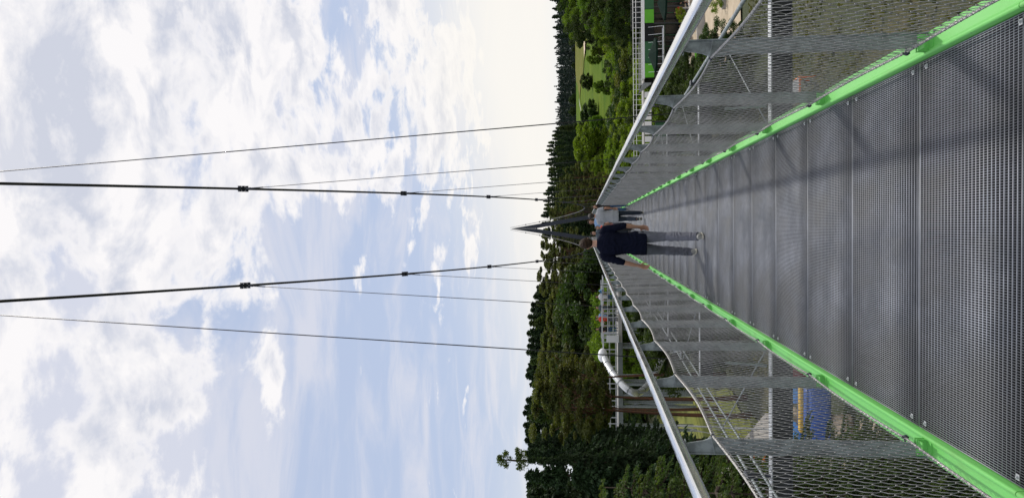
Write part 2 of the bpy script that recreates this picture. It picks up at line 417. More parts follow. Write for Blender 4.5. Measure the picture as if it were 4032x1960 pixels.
# --- wire net, one object per 5 m section and side
def top_z(t): return 1.075-.030*math.sin(math.pi*t)      # t in 0..1 within a bay
def bot_z(t): return .122+.022*math.sin(math.pi*t)
def net_mesh(s, seed):
    rg = random.Random(seed); V = []; Fc = []
    wv = .0385; hc = .025; nw = int(round(5/wv)); nr = int(1.0/hc)
    r = .0018
    def X(y, z):
        t = ((y) % BAY)/BAY
        return s*(.966-.012*math.sin(math.pi*t)*math.sin(math.pi*min(1, max(0, (z-.12)/.98)))+.004*math.sin(y*7+z*5))
    for k in range(nw):
        pts = []
        for j in range(nr+1):
            y = wv*(k+.5)+wv*.22*((-1)**(j//2+k) if j % 2 == 0 else 0)
            y += .004*math.sin(j*.5+k*.11)
            yb = min(4.999, max(.001, y)); t = ((yb+BAY/2*0) % BAY)/BAY
            zb, zt = bot_z(t), top_z(t)
            z = zb+(zt-zb)*j/nr + .004*math.sin(k*.7+j*.5)
            if j == 0: z = zb
            if j == nr: z = zt
            pts.append((X(yb, z)+s*(.0013 if j % 2 else -.0013), y, z))
        n0 = len(V)
        for i, p in enumerate(pts):
            V += [(p[0]-r, p[1]-r, p[2]), (p[0]+r, p[1]-r, p[2]), (p[0], p[1]+r*1.2, p[2])]
        for i in range(len(pts)-1):
            a = n0+3*i
            for q_ in range(3):
                Fc.append((a+q_, a+(q_+1) % 3, a+3+(q_+1) % 3, a+3+q_))
            if i % 2 == 0 and (i//2+k) % 2 == 0 and 0 < i:                  # ferrule where two wires meet
                p = pts[i]; n = len(V); c = (p[0], p[1]+wv*.06, p[2])
                e = (.0020, .0028, .0042)
                V.extend([(c[0]+a_*e[0], c[1]+b_*e[1], c[2]+d_*e[2]) for a_ in (-1, 1) for b_ in (-1, 1) for d_ in (-1, 1)])
                Fc.extend([tuple(n+i_ for i_ in f) for f in ((0, 1, 3, 2), (4, 6, 7, 5), (0, 4, 5, 1), (2, 3, 7, 6), (0, 2, 6, 4), (1, 5, 7, 3))])
    return fast_mesh('wire_net', np.array(V), np.array(Fc), M['net_wire'])
# bays start at a post: sections are offset half a bay from the seams
nets = {s: net_mesh(s, 3) for s in (-1, 1)}
for s in (-1, 1):
    for k in range(-2, 15):
        link('wire_net', nets[s], bridge, (0, SEAM+BAY/2-BAY+5*k, 0))
def rope(s, fn, rad, x0, name, coil):
    b = MB(); pts = []
    y = POSTS[0]
    for i in range(len(POSTS)-1):
        for q_ in range(10):
            t = q_/10
            bul = 0
            pts.append((s*(x0+bul), POSTS[i]+BAY*t, fn(t)))
    pts.append((s*x0, POSTS[-1], fn(0)))
    b.tube(pts, rad, 6)
    o = b.build(name, M['rope_wire'], bridge, True)
    c = MB(); near = [p for p in pts if p[1] < 26]
    hp = []; turns = 1/.0505
    for i in range(len(near)-1):
        a, d = Vector(near[i]), Vector(near[i+1]); L = (d-a).length; n = 20
        for q_ in range(n):
            p = a.lerp(d, q_/n); an = p.y*turns*2*math.pi
            hp.append(p+Vector((math.cos(an)*(rad+.002), 0, math.sin(an)*(rad+.003) + coil*.004)))
    c.tube(hp, .0018, 4); c.build('lacing_wire', M['net_wire'], o)
for s in (-1, 1):
    rope(s, top_z, .0065, .966, 'top_rope', -1); rope(s, bot_z, .006, .964, 'bottom_rope', 1)
# --- main cables, clamps, hangers
def clamp_hanger(s, y):
    cx, cz = s*cable_x(y), cable_z(y); bx = s*1.345; zb = -.15
    top = Vector((cx, y, cz)); bot = Vector((bx, y, zb)); dv = (bot-top).normalized()
    ct = Vector((s*(cable_x(y+.1)-cable_x(y-.1)), .2, cable_z(y+.1)-cable_z(y-.1))).normalized()
    h = MB(); st_ = top+dv*.05
    h.tube([top+dv*.36, bot], .0058, 6)
    o = h.build('hanger', M['cable_steel'], bridge, True)
    f = MB(); f.tube([top+dv*.03, top+dv*.14], [.020, .016], 6); f.tube([top+dv*.12, top+dv*.37], [.011, .0095], 6)
    f.build('fork_end', M['clamp_steel'], o)
    g = MB(); g.tube([bot-dv*.42, bot-dv*.12], .013, 8); g.tube([bot-dv*.12, bot], .018, 6); g.build('turnbuckle', M['galvanised'], o)
    c = MB(); q_ = ct.to_track_quat('Y', 'Z').to_matrix()
    c.tube([top-ct*.115, top+ct*.115], .031, 10)
    for d in (-.085, 0, .085):
        c.box(top+ct*d, (.105, .030, .046), 0, q_); c.box(top+ct*d, (.046, .030, .098), 0, q_)
        for a in (-1, 1):
            c.tube([top+ct*d+q_@Vector((a*.043, 0, -.038)), top+ct*d+q_@Vector((a*.043, 0, .038))], .007, 6)
    c.build('cable_clamp', M['clamp_steel'], o)
for s in (-1, 1):
    b = MB(); pts = [Vector((s*cable_x(y), y, cable_z(y))) for y in [-8+1.25*i for i in range(74)] if y < TOWER_Y]
    pts.append(Vector((s*.10, TOWER_Y, cable_z(TOWER_Y)-.05)))
    b.tube(pts, .0205, 8); b.build('main_cable', M['cable_steel'], bridge, True)
    for k in range(0, 16):
        if SEAM+5*k < TOWER_Y-2: clamp_hanger(s, SEAM+5*k)
# --- far A-frame pylon
apex = P(2014, 901, TOWER_Y); 
pyl = empty('bridge_pylon', (0, TOWER_Y, 0), 0, 'dark blue grey A-shaped steel pylon with pointed tip at the far end of the bridge', 'pylon')
def leg(s):
    b = MB()
    A = (0.0, apex.z); 
    top_o = (s*.03, apex.z+.0); split = apex.z-2.6
    zb = -9.0
    def xo(z): return .02+(apex.z-z)*.162
    def xi(z): return max(.006, (xo(z)-(.27+(apex.z-z)*.022)))
    zs = [apex.z, split, 2, 0, -4, zb]
    V = []
    for z in zs:
        xin = 0.006 if z >= split else xi(z); xout = max(xo(z), .02)
        dy = .05+.45*min(1, (apex.z-z)/6)
        for x, y in ((xin, -dy/2), (xout, -dy/2), (xout, dy/2), (xin, dy/2)): V.append((s*x, y, z))
    fs = [(4*i+k, 4*i+(k+1) % 4, 4*i+4+(k+1) % 4, 4*i+4+k) for i in range(len(zs)-1) for k in range(4)]+[(0, 1, 2, 3), tuple(4*(len(zs)-1)+k for k in (3, 2, 1, 0))]
    b.add(V, fs); b.build('leg', M['tower_paint'], pyl)
leg(-1); leg(1)
b = MB(); b.box((0, 0, -.5), (3.3, .4, .35)); b.box((0, 0, apex.z-2.75), (.62, .3, .10)); b.build('tie_beam', M['tower_paint'], pyl)
pyl.location.x = apex.x*.4
# ================================================================= terrain and ground
def sst(x, a, b):
    t = min(1.0, max(0.0, (x-a)/(b-a))); return t*t*(3-2*t)
def lerp_tab(x, tab):
    if x <= tab[0][0]: return tab[0][1]
    for (x0, y0), (x1, y1) in zip(tab, tab[1:]):
        if x <= x1: return y0+(y1-y0)*(x-x0)/(x1-x0)
    return tab[-1][1]
RT = [(-200, -9), (20, -10.3), (97, -10.5), (104, -8.2), (116, -5.0), (160, -2.6), (350, 5.0), (420, 5.6), (620, 6.5), (1500, 6)]
LT = [(-200, -6.0), (10, -7.2), (30, -7.3), (75, -6.6), (100, -5.4), (150, -2.0), (350, 4.0), (420, 5.6), (620, 6.5), (1500, 6)]
def zg(x, y):
    a = sst(x, -9, 7)
    z = lerp_tab(y, LT)*(1-a)+lerp_tab(y, RT)*a
    k = max(0, 1-min(1, y/120)) if y > 0 else 1
    z += .25*math.sin(x*.21+1)*math.sin(y*.17)*(.4 if y > 90 else 1)
    bump = math.exp(-(x/7.5)**2)*sst(y, 80, 90)*(1-sst(y, 130, 170))
    z = z*(1-bump) + (-1.6)*bump
    return z
def axis_vals(lo, hi, c, fine):
    out = []; v = lo
    while v < hi:
        out.append(v); v += max(fine, abs(v-c)*.06)
    out.append(hi); return out
def ground():
    xs = sorted(set([-x for x in axis_vals(0, 2400, 0, 1.5)]+axis_vals(0, 2400, 0, 1.5)))
    ys = [-60+3*i for i in range(20)]+axis_vals(0, 3000, 0, 1.6)[0:]
    V = np.array([(x, y, zg(x, y)) for y in ys for x in xs]); nx = len(xs)
    F = np.array([(j*nx+i, j*nx+i+1, (j+1)*nx+i+1, (j+1)*nx+i) for j in range(len(ys)-1) for i in range(nx-1)])
    me = fast_mesh('ground', V, F, M['soil'], None, True)
    tag(link('ground', me), None, None, None, 'structure')
# soil, dry grass, dark undergrowth mixed
def soil_mat():
    m_ = bpy.data.materials.new('soil'); m_.use_nodes = True; t = NT(m_.node_tree); b = t.n['Principled BSDF']
    v = t.n.new('ShaderNodeTexCoord').outputs['Object']
    a = t.noise(v, .12, 5, .6); c = t.noise(v, 1.3, 8, .65); d = t.noise(v, 9, 5, .6)
    c1 = t.mix(t.rng(c, .35, .65), (.035, .045, .014), (.10, .085, .030))
    c2 = t.mix(t.rng(d, .4, .6), (.028, .040, .012), (.055, .070, .020))
    cc = t.mix(t.rng(a, .42, .58), c1, c2)
    t.link(cc, b.inputs['Base Color']); b.inputs['Roughness'].default_value = .9
    bn = t.n.new('ShaderNodeBump'); bn.inputs['Distance'].default_value = .3; bn.inputs['Strength'].default_value = .6
    t.link(t.noise(v, 2.2, 9, .7), bn.inputs['Height']); t.link(bn.outputs[0], b.inputs['Normal']); M['soil'] = m_
soil_mat()
mat('lawn', (.058, .115, .008), .95, 0, .2, .08, .2, 3, .05, (.115, .165, .014), 0, 'Object', 8)
mat('dry_meadow', (.115, .135, .022), .95, 0, .2, .05, .2, 3, .05, (.165, .155, .040))
mat('lawn_olive', (.13, .15, .022), .9, 0, .2, .25, .3, 5, .3, (.20, .21, .040))
mat('gravel', (.36, .34, .31), .9, 0, .15, 2.5, .3, 30)
mat('sand', (.62, .50, .36), .9, 0, .1, .5)
mat('paving', (.40, .32, .22), .85, 0, .2, .9, .3, 5, .4, (.52, .43, .31))
mat('rock', (.26, .21, .16), .9, 0, .3, 1.6, .8, 5, .3, (.56, .46, .34))
ground()
def patch(name, poly, m_, dz, step=3.0, jit=0.0):
    """a sheet draped over the ground inside a polygon"""
    x0, x1 = min(p[0] for p in poly), max(p[0] for p in poly); y0, y1 = min(p[1] for p in poly), max(p[1] for p in poly)
    cx, cy = (x0+x1)/2, (y0+y1)/2
    n = 90; rows = 24; ring = []
    L = len(poly)
    for i in range(n):
        t = i/n*L; k = int(t); f = t-k; a, b = poly[k % L], poly[(k+1) % L]
        wob = 1+jit*math.sin(i*1.7)*.5+jit*math.sin(i*.61+2)*.6
        ring.append((cx+(a[0]+(b[0]-a[0])*f-cx)*wob, cy+(a[1]+(b[1]-a[1])*f-cy)*wob))
    V = [(cx, cy, zg(cx, cy)+dz)]
    for r_ in range(1, rows+1):
        for p in ring:
            x = cx+(p[0]-cx)*r_/rows; y = cy+(p[1]-cy)*r_/rows; V.append((x, y, zg(x, y)+dz))
    F = [(0, 1+i, 1+(i+1) % n) for i in range(n)]
    F += [(1+(r_-1)*n+i, 1+r_*n+i, 1+r_*n+(i+1) % n, 1+(r_-1)*n+(i+1) % n) for r_ in range(1, rows) for i in range(n)]
    b = MB(); b.add(V, F); return tag(b.build(name, M[m_], None, True), None, None, None, 'structure')
patch('golf_lawn', [(4, 138), (30, 128), (62, 135), (120, 300), (150, 372), (20, 372), (10, 240)], 'lawn', .28, 3, .03)
patch('dry_field', [(56, 232), (84, 250), (112, 340), (70, 352), (50, 300)], 'dry_meadow', .50, 3, .04)
patch('fairway', [(60, 158), (80, 196), (104, 262), (75, 235), (44, 175)], 'lawn', .45)
patch('sand_bunker', [(54.5, 240), (68, 238), (70, 246), (60, 252), (54, 247)], 'sand', .75, 1, .05)
def strip(name, pts, w_, m_, dz):
    V = []; 
    P2 = []
    for (a, b) in zip(pts, pts[1:]):
        for i in range(8): P2.append((a[0]+(b[0]-a[0])*i/8, a[1]+(b[1]-a[1])*i/8))
    P2.append(pts[-1])
    for i, p in enumerate(P2):
        q_ = P2[min(i+1, len(P2)-1)]; o = P2[max(i-1, 0)]; d = Vector((q_[0]-o[0], q_[1]-o[1])).normalized()
        for s in (-1, 1):
            x, y = p[0]-d.y*s*w_/2, p[1]+d.x*s*w_/2; V.append((x, y, zg(x, y)+dz))
    b = MB(); b.add(V, [(2*i, 2*i+1, 2*i+3, 2*i+2) for i in range(len(P2)-1)])
    return tag(b.build(name, M[m_], None, True), None, None, None, 'structure')
strip('gravel_path', [(31, 226), (36, 262), (48, 292)], .9, 'gravel', .9)
patch('terrace_paving', [(15, 60), (44, 60), (46, 96.8), (9, 96.8), (11, 84)], 'paving', .12)
patch('left_lawn', [(-9, 32), (-12, 62), (-20, 84), (-42, 84), (-44, 50), (-24, 30)], 'lawn_olive', .12, 3, .05)
strip('curved_path', [(-9.2, 36), (-13.2, 44), (-17, 52), (-22, 56), (-30, 58)], 2.4, 'gravel', .22)
strip('park_path', [(-21, 60), (-22, 70), (-27, 76), (-36, 78)], 1.8, 'gravel', .24)

# ================================================================= trees
def foliage_mat(name, dark, light, trans=.30, sc=.9):
    m_ = bpy.data.materials.new(name); m_.use_nodes = True; t = NT(m_.node_tree); b = t.n['Principled BSDF']
    v = t.n.new('ShaderNodeTexCoord').outputs['Object']; oi = t.n.new('ShaderNodeObjectInfo')
    nz = t.noise(t.vmath('ADD', v, t.comb(oi.outputs['Random'], oi.outputs['Random'], 0)), sc, 3, .6)
    c = t.mix(t.rng(nz, .36, .64), dark, light)
    hs = t.n.new('ShaderNodeHueSaturation'); t.link(c, hs.inputs['Color'])
    t.link(t.rng(oi.outputs['Random'], 0, 1, .78, 1.22), hs.inputs['Value']); t.link(t.rng(t.math('FRACT', t.math('MULTIPLY', oi.outputs['Random'], 7.31)), 0, 1, .485, .515), hs.inputs['Hue'])
    t.link(hs.outputs[0], b.inputs['Base Color']); b.inputs['Roughness'].default_value = .6; b.inputs['Specular IOR Level'].default_value = .25
    tr = t.n.new('ShaderNodeBsdfTranslucent'); mx = t.n.new('ShaderNodeMixShader'); mx.inputs[0].default_value = trans
    c3 = t.n.new('ShaderNodeMix'); c3.data_type = 'RGBA'; c3.blend_type = 'MULTIPLY'; c3.inputs[0].default_value = 1
    t.link(hs.outputs[0], c3.inputs[6]); c3.inputs[7].default_value = (1.5, 1.6, .55, 1); t.link(c3.outputs[2], tr.inputs[0])
    t.link(b.outputs[0], mx.inputs[1]); t.link(tr.outputs[0], mx.inputs[2]); t.link(mx.outputs[0], t.n['Material Output'].inputs[0]); M[name] = m_
foliage_mat('needles_dark', (.016, .034, .014), (.036, .066, .024), .22)
foliage_mat('needles_green', (.036, .064, .018), (.088, .125, .028), .30)
foliage_mat('needles_tip', (.045, .085, .020), (.10, .16, .035), .3, 3)
foliage_mat('pine_needles', (.046, .062, .018), (.115, .125, .032), .32, .8)
foliage_mat('leaf_green', (.062, .115, .014), (.150, .225, .024), .42)
foliage_mat('leaf_bright', (.085, .145, .012), (.20, .28, .028), .45)
foliage_mat('leaf_dark', (.022, .046, .012), (.058, .090, .018), .30)
foliage_mat('leaf_yellow', (.10, .14, .020), (.20, .23, .05), .35)
foliage_mat('forest_haze', (.012, .025, .025), (.024, .044, .034), .12, .25)  # dark blue green needles with a little distance haze mixed into the colour
mat('bark', (.060, .045, .032), .9, 0, .3, 8, .6, 12, .3)
mat('bark_red', (.16, .070, .035), .9, 0, .3, 3, .6, 12, .3, (.085, .055, .040))

def rnd_dirs(n, rg):
    v = rg.normal(size=(n, 3)); return v/np.linalg.norm(v, axis=1)[:, None]
def cards(C0, size, rg, droop=None, jitter=.35, asp=.55):
    """one leaf-shaped triangle pair per centre"""
    n = len(C0); a = rnd_dirs(n, rg) if droop is None else droop+rnd_dirs(n, rg)*jitter
    a = a/np.linalg.norm(a, axis=1)[:, None]
    b = np.cross(a, rnd_dirs(n, rg)); b /= np.maximum(1e-6, np.linalg.norm(b, axis=1))[:, None]
    s = (size*(.6+.8*rg.random(n)))[:, None] if np.isscalar(size) else (size*(.6+.8*rg.random(n)))[:, None]
    V = np.stack([C0-a*s, C0+b*s*asp, C0+a*s, C0-b*s*asp], 1).reshape(-1, 3)
    F = np.arange(4*n).reshape(n, 4); return V, F
def merge(parts):
    Vs, Fs, o = [], [], 0
    for V, F in parts: Vs.append(V); Fs.append(F+o); o += len(V)
    return np.concatenate(Vs), np.concatenate(Fs)
def trunk_mesh(H, r0, m_, bend=.3, seed=0, limbs=(), top=.98, n=8):
    rg = random.Random(seed); b = MB(); pts = []; rs = []
    ph = rg.random()*6
    for i in range(11):
        t = i/10; pts.append((bend*math.sin(t*2.4+ph)*t, bend*math.cos(t*1.9+ph)*t, H*top*t)); rs.append(max(.012, r0*(1-t)**.8*(1+.5*math.exp(-t*18))))
    b.tube(pts, rs, n)
    for l in limbs: b.tube(l[0], l[1], 5)
    return b.mesh('trunk', M[m_], True), pts
def spruce(seed, H=20, Rm=3.1, m_='needles_dark', dens=1.0, leaf=.26, z0=.06, pw=.85):
    rg = np.random.default_rng(seed); rr = random.Random(seed); ctr = []; drp = []; limbs = []
    z = H*z0
    while z < H*.985:
        t = z/H; rad = Rm*(1-t)**pw*(.70+.55*rr.random())+.10
        nb = max(4, int((10 if t < .8 else 7)*dens**.3)); a0 = rr.random()*6.3
        for k in range(nb):
            a = a0+6.283*k/nb+rr.uniform(-.25, .25); L = rad*rr.choice((rr.uniform(.35, .8), rr.uniform(.8, 1.25))); dz = -L*rr.uniform(.18, .42)
            if t > .85: dz = L*.3
            m = max(3, int(L*6.0*dens))
            s = np.linspace(.12, 1, m)
            px = np.cos(a)*L*s; py = np.sin(a)*L*s; pz = z+dz*s**1.3+.12*L*np.maximum(0, s-.8)*3
            for _ in range(5):
                o = rg.normal(size=(m, 3))*np.array([.16, .16, .07])*(1.25-s)[:, None]*max(.45, L*.55)
                ctr.append(np.stack([px, py, pz], 1)+o); drp.append(np.tile([math.cos(a)*.7, math.sin(a)*.7, -.45], (m, 1)))
            if dens > 1.5 and rr.random() < .5: limbs.append(([(0, 0, z), (px[-1]*.55, py[-1]*.55, z+dz*.45), (px[-1]*.9, py[-1]*.9, pz[-1])], [.03, .018, .006]))
        z += rr.uniform(.18, .62)/max(1, dens**.35)*(1 if t < .85 else .6)
    Cc = np.concatenate(ctr); D = np.concatenate(drp)
    V, F = cards(Cc, leaf*1.15, rg, D, .55, .30)
    tm, _ = trunk_mesh(H, .20*H/20+.05, 'bark', .08, seed, limbs)
    return tm, fast_mesh('crown', V, F, M[m_]), H
def blobtree(seed, H, W_, z0, nb, m_, leaf, per, bark='bark', trunk_r=.25, irr=.55, limbn=14, clump=.26, bend=.4, shape='round', flat=.75, limblow=.7, limbr=.35):
    rg = np.random.default_rng(seed); rr = random.Random(seed); ctr = []; limbs = []
    zc = (z0+1)/2*H; hz = (1-z0)/2*H
    cen = []
    for i in range(nb):
        while True:
            p = np.array([rr.uniform(-1, 1), rr.uniform(-1, 1), rr.uniform(-1, 1)])
            if np.linalg.norm(p) < 1: break
        p = p/max(.3, np.linalg.norm(p))*(np.linalg.norm(p)**.45)
        w_ = 1.0
        if shape == 'cone': w_ = .35+.65*(1-(p[2]+1)/2)
        if shape == 'umbrella': w_ = .55+.45*((p[2]+1)/2)
        q_ = np.array([p[0]*W_/2*w_, p[1]*W_/2*w_, zc+p[2]*hz])*np.array([1, 1, 1])
        q_[:2] *= 1+irr*(rr.random()-.5); cen.append(q_)
        r_ = clump*W_*rr.uniform(.5, 1.05)
        o = rnd_dirs(per, rg)*(rg.random(per)**.45)[:, None]*r_*np.array([1, 1, flat])
        ctr.append(q_+o)
    Cc = np.concatenate(ctr)
    V, F = cards(Cc, leaf, rg, None, .35, .6)
    for i in range(min(limbn, nb)):
        c = cen[i]; zb = H*(z0*limblow+.4*(1-z0)*rr.random()); zb = min(zb, c[2]-.2)
        mid = ((c[0])*.45+rr.uniform(-.3, .3), c[1]*.45+rr.uniform(-.3, .3), (zb+c[2])/2-.1*abs(c[2]-zb)); limbs.append(([(0, 0, zb), mid, tuple(c)], [trunk_r*limbr, trunk_r*limbr*.6, .02]))
    tm, _ = trunk_mesh(H, trunk_r, bark, bend, seed, limbs, .9)
    return tm, fast_mesh('crown', V, F, M[m_]), H
def proto(kind, data, tname='tree'): 
    return (tname, data)
SPR = [spruce(s, 20, 3.0, 'needles_dark', 1.0, .27) for s in (1, 2)]
SPG = [spruce(s, 20, 3.3, 'needles_green', 1.0, .27) for s in (3, 4)]
PIN = [blobtree(s, 20, 7.5, .42, 46, 'pine_needles', .16, 230, 'bark_red', .24, .7, 16, .135, .7, 'round', .5, .9, .25) for s in (11, 12, 13)]
DEC = [blobtree(s, 14, 10, .16, 60, 'leaf_green', .17, 260, 'bark', .24, .5, 14, .14) for s in (21, 22)]
DED = [blobtree(s, 14, 9.5, .14, 60, 'leaf_dark', .17, 250, 'bark', .24, .5, 14, .14) for s in (31, 32)]
DEF = [blobtree(s, 14, 10.5, .10, 60, 'leaf_dark', .34, 240, 'bark', .24, .40, 6, .20) for s in (35, 36)]
DEB = [blobtree(s, 14, 10.5, .10, 64, 'leaf_bright', .22, 330, 'bark', .24, .45, 6, .18) for s in (39, 40)]
DEG = [blobtree(s, 14, 10.5, .10, 60, 'leaf_green', .30, 260, 'bark', .24, .45, 6, .19) for s in (37, 38)]
BUS = [blobtree(s, 2.6, 3.8, .02, 26, 'leaf_bright', .085, 150, 'bark', .05, .5, 8, .17, .1, 'round', .8) for s in (41, 42)]
BUY = [blobtree(s, 2.6, 3.6, .02, 26, 'leaf_yellow', .085, 150, 'bark', .05, .5, 8, .17, .1, 'round', .8) for s in (51,)]
BUD = [blobtree(s, 2.6, 3.6, .02, 26, 'leaf_dark', .085, 150, 'bark', .05, .5, 8, .17, .1, 'round', .8) for s in (61,)]
def plant(name, pr, x, y, ztop, label, cat, group, wide=1.0, rz=None, base=None):
    tm, cm, H = pr; zb = zg(x, y)-.1 if base is None else base
    s = (ztop-zb)/H
    e = empty(name, (x, y, zb), rz if rz is not None else (x*7.3+y*3.1) % 6.28, label, cat, group)
    e.scale = (s*wide, s*wide, s)
    link('trunk', tm, e); link('crown', cm, e); return e
def tree_px(name, pr, v, u, Y, label, cat='tree', group=None, wide=1.0):
    p = P(u, v, Y); return plant(name, pr, p.x, Y, p.z, label, cat, group, wide)
rt = random.Random(77)
# belt of spruces right of the pylon, photo columns v 500-830
def top_u(v, tab): return lerp_tab(v, tab)
SKY = [(-60, 2150), (0, 2160), (100, 2176), (200, 2184), (480, 2186), (520, 2172), (600, 2152), (700, 2150), (760, 2143), (830, 2140), (880, 2128), (1000, 2122), (1080, 2110), (1150, 2100), (1250, 2084), (1310, 2076), (1400, 2068), (1500, 2078), (1560, 2074), (1650, 2056), (1720, 2066), (1850, 2056), (2000, 2060)]
n_ = 0
for row, (Yr, st_, du) in enumerate(((205, 15, 0), (185, 18, 14), (165, 22, 34), (148, 26, 60))):
    v = 505 if row < 2 else 525
    while v < 850:
        uu = top_u(v, SKY)+du+rt.uniform(-7, 12)
        tree_px('spruce_tree', (SPR if rt.random() < .7 else SPG)[n_ % 2], v, uu, Yr+rt.uniform(-6, 6), 'dark spruce in the dense belt behind the big bright tree', 'tree', 'spruces in the belt right of the pylon', rt.uniform(.9, 1.3)); n_ += 1
        v += st_*rt.uniform(.8, 1.3)
# hill forest far behind the golf lawn: one mass
def forest():
    rg = np.random.default_rng(9); rr = random.Random(9); ctr = []; drp = []; szs = []
    for i in range(1500):
        y = 400+130*rr.random(); x = rr.uniform(-60, 190)*y/430
        H = rr.uniform(9.5, 13.0)*(1 if rr.random() < .9 else 1.12)
        if y < 425: H *= .85
        p0 = lerp_tab(893-x/y*3027, SKY); ztarget = P(p0, 893-x/y*3027, y).z
        zb = zg(x, y); H = min(H, (ztarget-zb)*rr.choice((rr.uniform(.72, .92), rr.uniform(.90, 1.07)))) if ztarget-zb > 4 else H
        Rm = rr.uniform(1.5, 2.3); con = rr.random() < .75
        n = 110; t = rg.random(n)**.8
        rad = Rm*(1-t)**(.9 if con else .45)*(.35+.65*rg.random(n)**.4); an = rg.random(n)*6.283
        ctr.append(np.stack([x+rad*np.cos(an), y+rad*np.sin(an), zb+H*(.05+.95*t)], 1))
        drp.append(np.stack([np.cos(an)*.6, np.sin(an)*.6, -np.ones(n)*.5], 1))
    V, F = cards(np.concatenate(ctr), .55, rg, np.concatenate(drp), .5, .45)
    tag(link('hill_forest', fast_mesh('hill_forest', V, F, M['forest_haze'])), 'dark blue green forest covering the far ridge behind the golf lawn', 'forest', None, 'stuff')
forest()
CL_ = ['%s broadleaf tree %s' % (a, b_) for a, b_ in (('dark', 'at the skyline end of the corner clump'), ('dark', 'at the skyline, top of the corner clump'), ('green', 'at the skyline, second from the clump edge'), ('dark', 'at the skyline nearest the dry field'), ('low dark', 'of the clump touching the dry field edge'), ('broad dark', 'at the outer edge, middle of the clump'), ('broad green', 'in the middle of the corner clump'), ('dark', 'in the middle row nearest the lawn'), ('green', 'beside the sand bunker side of the clump'), ('dark', 'just above the roof railing at the outer edge'), ('small dark', 'just above the roof railing, middle'), ('small green', 'just above the roof railing, nearest the shrubs'))]
# corner of broadleaf trees, top right of the landscape
for i, (v, u, Y, wd, dk) in enumerate(((-30, 2190, 150, 1.1, 0), (25, 2196, 150, 1.0, 1), (75, 2205, 145, .95, 0), (115, 2222, 140, .9, 1), (150, 2262, 140, .8, 1), (-40, 2270, 118, 1.2, 1), (20, 2265, 116, 1.1, 0), (72, 2292, 114, 1.0, 1), (118, 2322, 112, .9, 0), (10, 2345, 104, .9, 1), (70, 2368, 103, .8, 1), (130, 2385, 103, .7, 1))):
    tree_px('broadleaf_tree', (DED if dk else DEC)[i % 2], v, u, Y, CL_[i], 'tree', 'broadleaf trees in the corner clump', wd)
for i, (v, w2) in enumerate(((-40, 1), (0, 1.2), (35, .9), (70, 1.1), (110, 1), (145, .8))):
    tree_px('spruce_tree', SPR[i % 2], v, top_u(v, SKY)+rt.uniform(-4, 8), 190, 'dark conifer at the skyline, %s above the corner clump of broadleaf trees' % ('outermost', 'second from outermost', 'third from outermost', 'third from the field', 'second from the field', 'nearest the field')[i], 'tree', 'conifers above the corner clump', w2)
# single trees on and around the golf lawn
tree_px('round_tree', DEF[0], 322, 2286, 205, 'dark round tree standing alone in the middle of the golf lawn', wide=1.45)
tree_px('round_tree', DEF[1], 446, 2288, 180, 'dark round tree at the forest end of the golf lawn beside the first hanger', wide=1.5)
tree_px('round_tree', DEG[0], 492, 2318, 160, 'green tree between the dark round tree and the big bright tree', wide=1.2)
tree_px('big_broadleaf_tree', DEB[1], 588, 2256, 138, 'big bright yellow green tree behind the handrail in front of the spruce belt', wide=1.55)
tree_px('big_broadleaf_tree', DEB[0], 665, 2318, 128, 'lower bright green tree leaning out beside the big bright tree', wide=1.0)
tree_px('young_tree', DEG[1], 344, 2334, 132, 'young light tree tied to wooden stakes on the near golf lawn', wide=.7)
tree_px('young_tree', DEG[0], 236, 2308, 165, 'thin young tree near the sand bunker', wide=.6)
tree_px('young_tree', DEG[0], 205, 2326, 150, 'thin young tree beside the sand bunker, nearest the corner clump', wide=.6)
for i, (v, u, Y) in enumerate(((165, 2255, 372), (195, 2252, 376), (225, 2262, 372), (260, 2250, 376), (380, 2250, 376), (350, 2262, 370), (395, 2240, 380), (440, 2240, 380), (300, 2264, 372))):
    tree_px('edge_tree', DEF[i % 2], v, u, Y, 'low bushy tree at the foot of the far forest, %s' % ('nearest the corner clump', 'second from the corner clump', 'third from the corner clump', 'fourth from the corner clump', 'past the lone round tree', 'right behind the lone round tree', 'between the two round trees', 'nearest the first hanger', 'fifth from the corner clump')[i], 'tree', 'bushy trees at the foot of the far forest', 1.2)
def stakes(v, u, Y, r_):
    x = P(u, v, Y).x; e = empty('tree_stakes', (x, Y, zg(x, Y)), 0, 'square frame of wooden stakes round the young tree ' + ('on the near lawn' if v > 300 else 'by the sand bunker'), 'stakes')
    for sx in (-1, 1):
        for sy in (-1, 1):
            b = MB(); b.tube([(sx*r_, sy*r_, 0), (sx*r_, sy*r_, 2.0)], .06, 6); b.build('stake', M['bark'], e)
    b = MB()
    for z in (1.2, 1.9):
        for s in (-1, 1): b.tube([(-r_, s*r_, z), (r_, s*r_, z)], .04, 5); b.tube([(s*r_, -r_, z), (s*r_, r_, z)], .04, 5)
    b.build('cross_bars', M['bark'], e)
stakes(344, 2334, 132, .75); stakes(205, 2326, 150, .9)
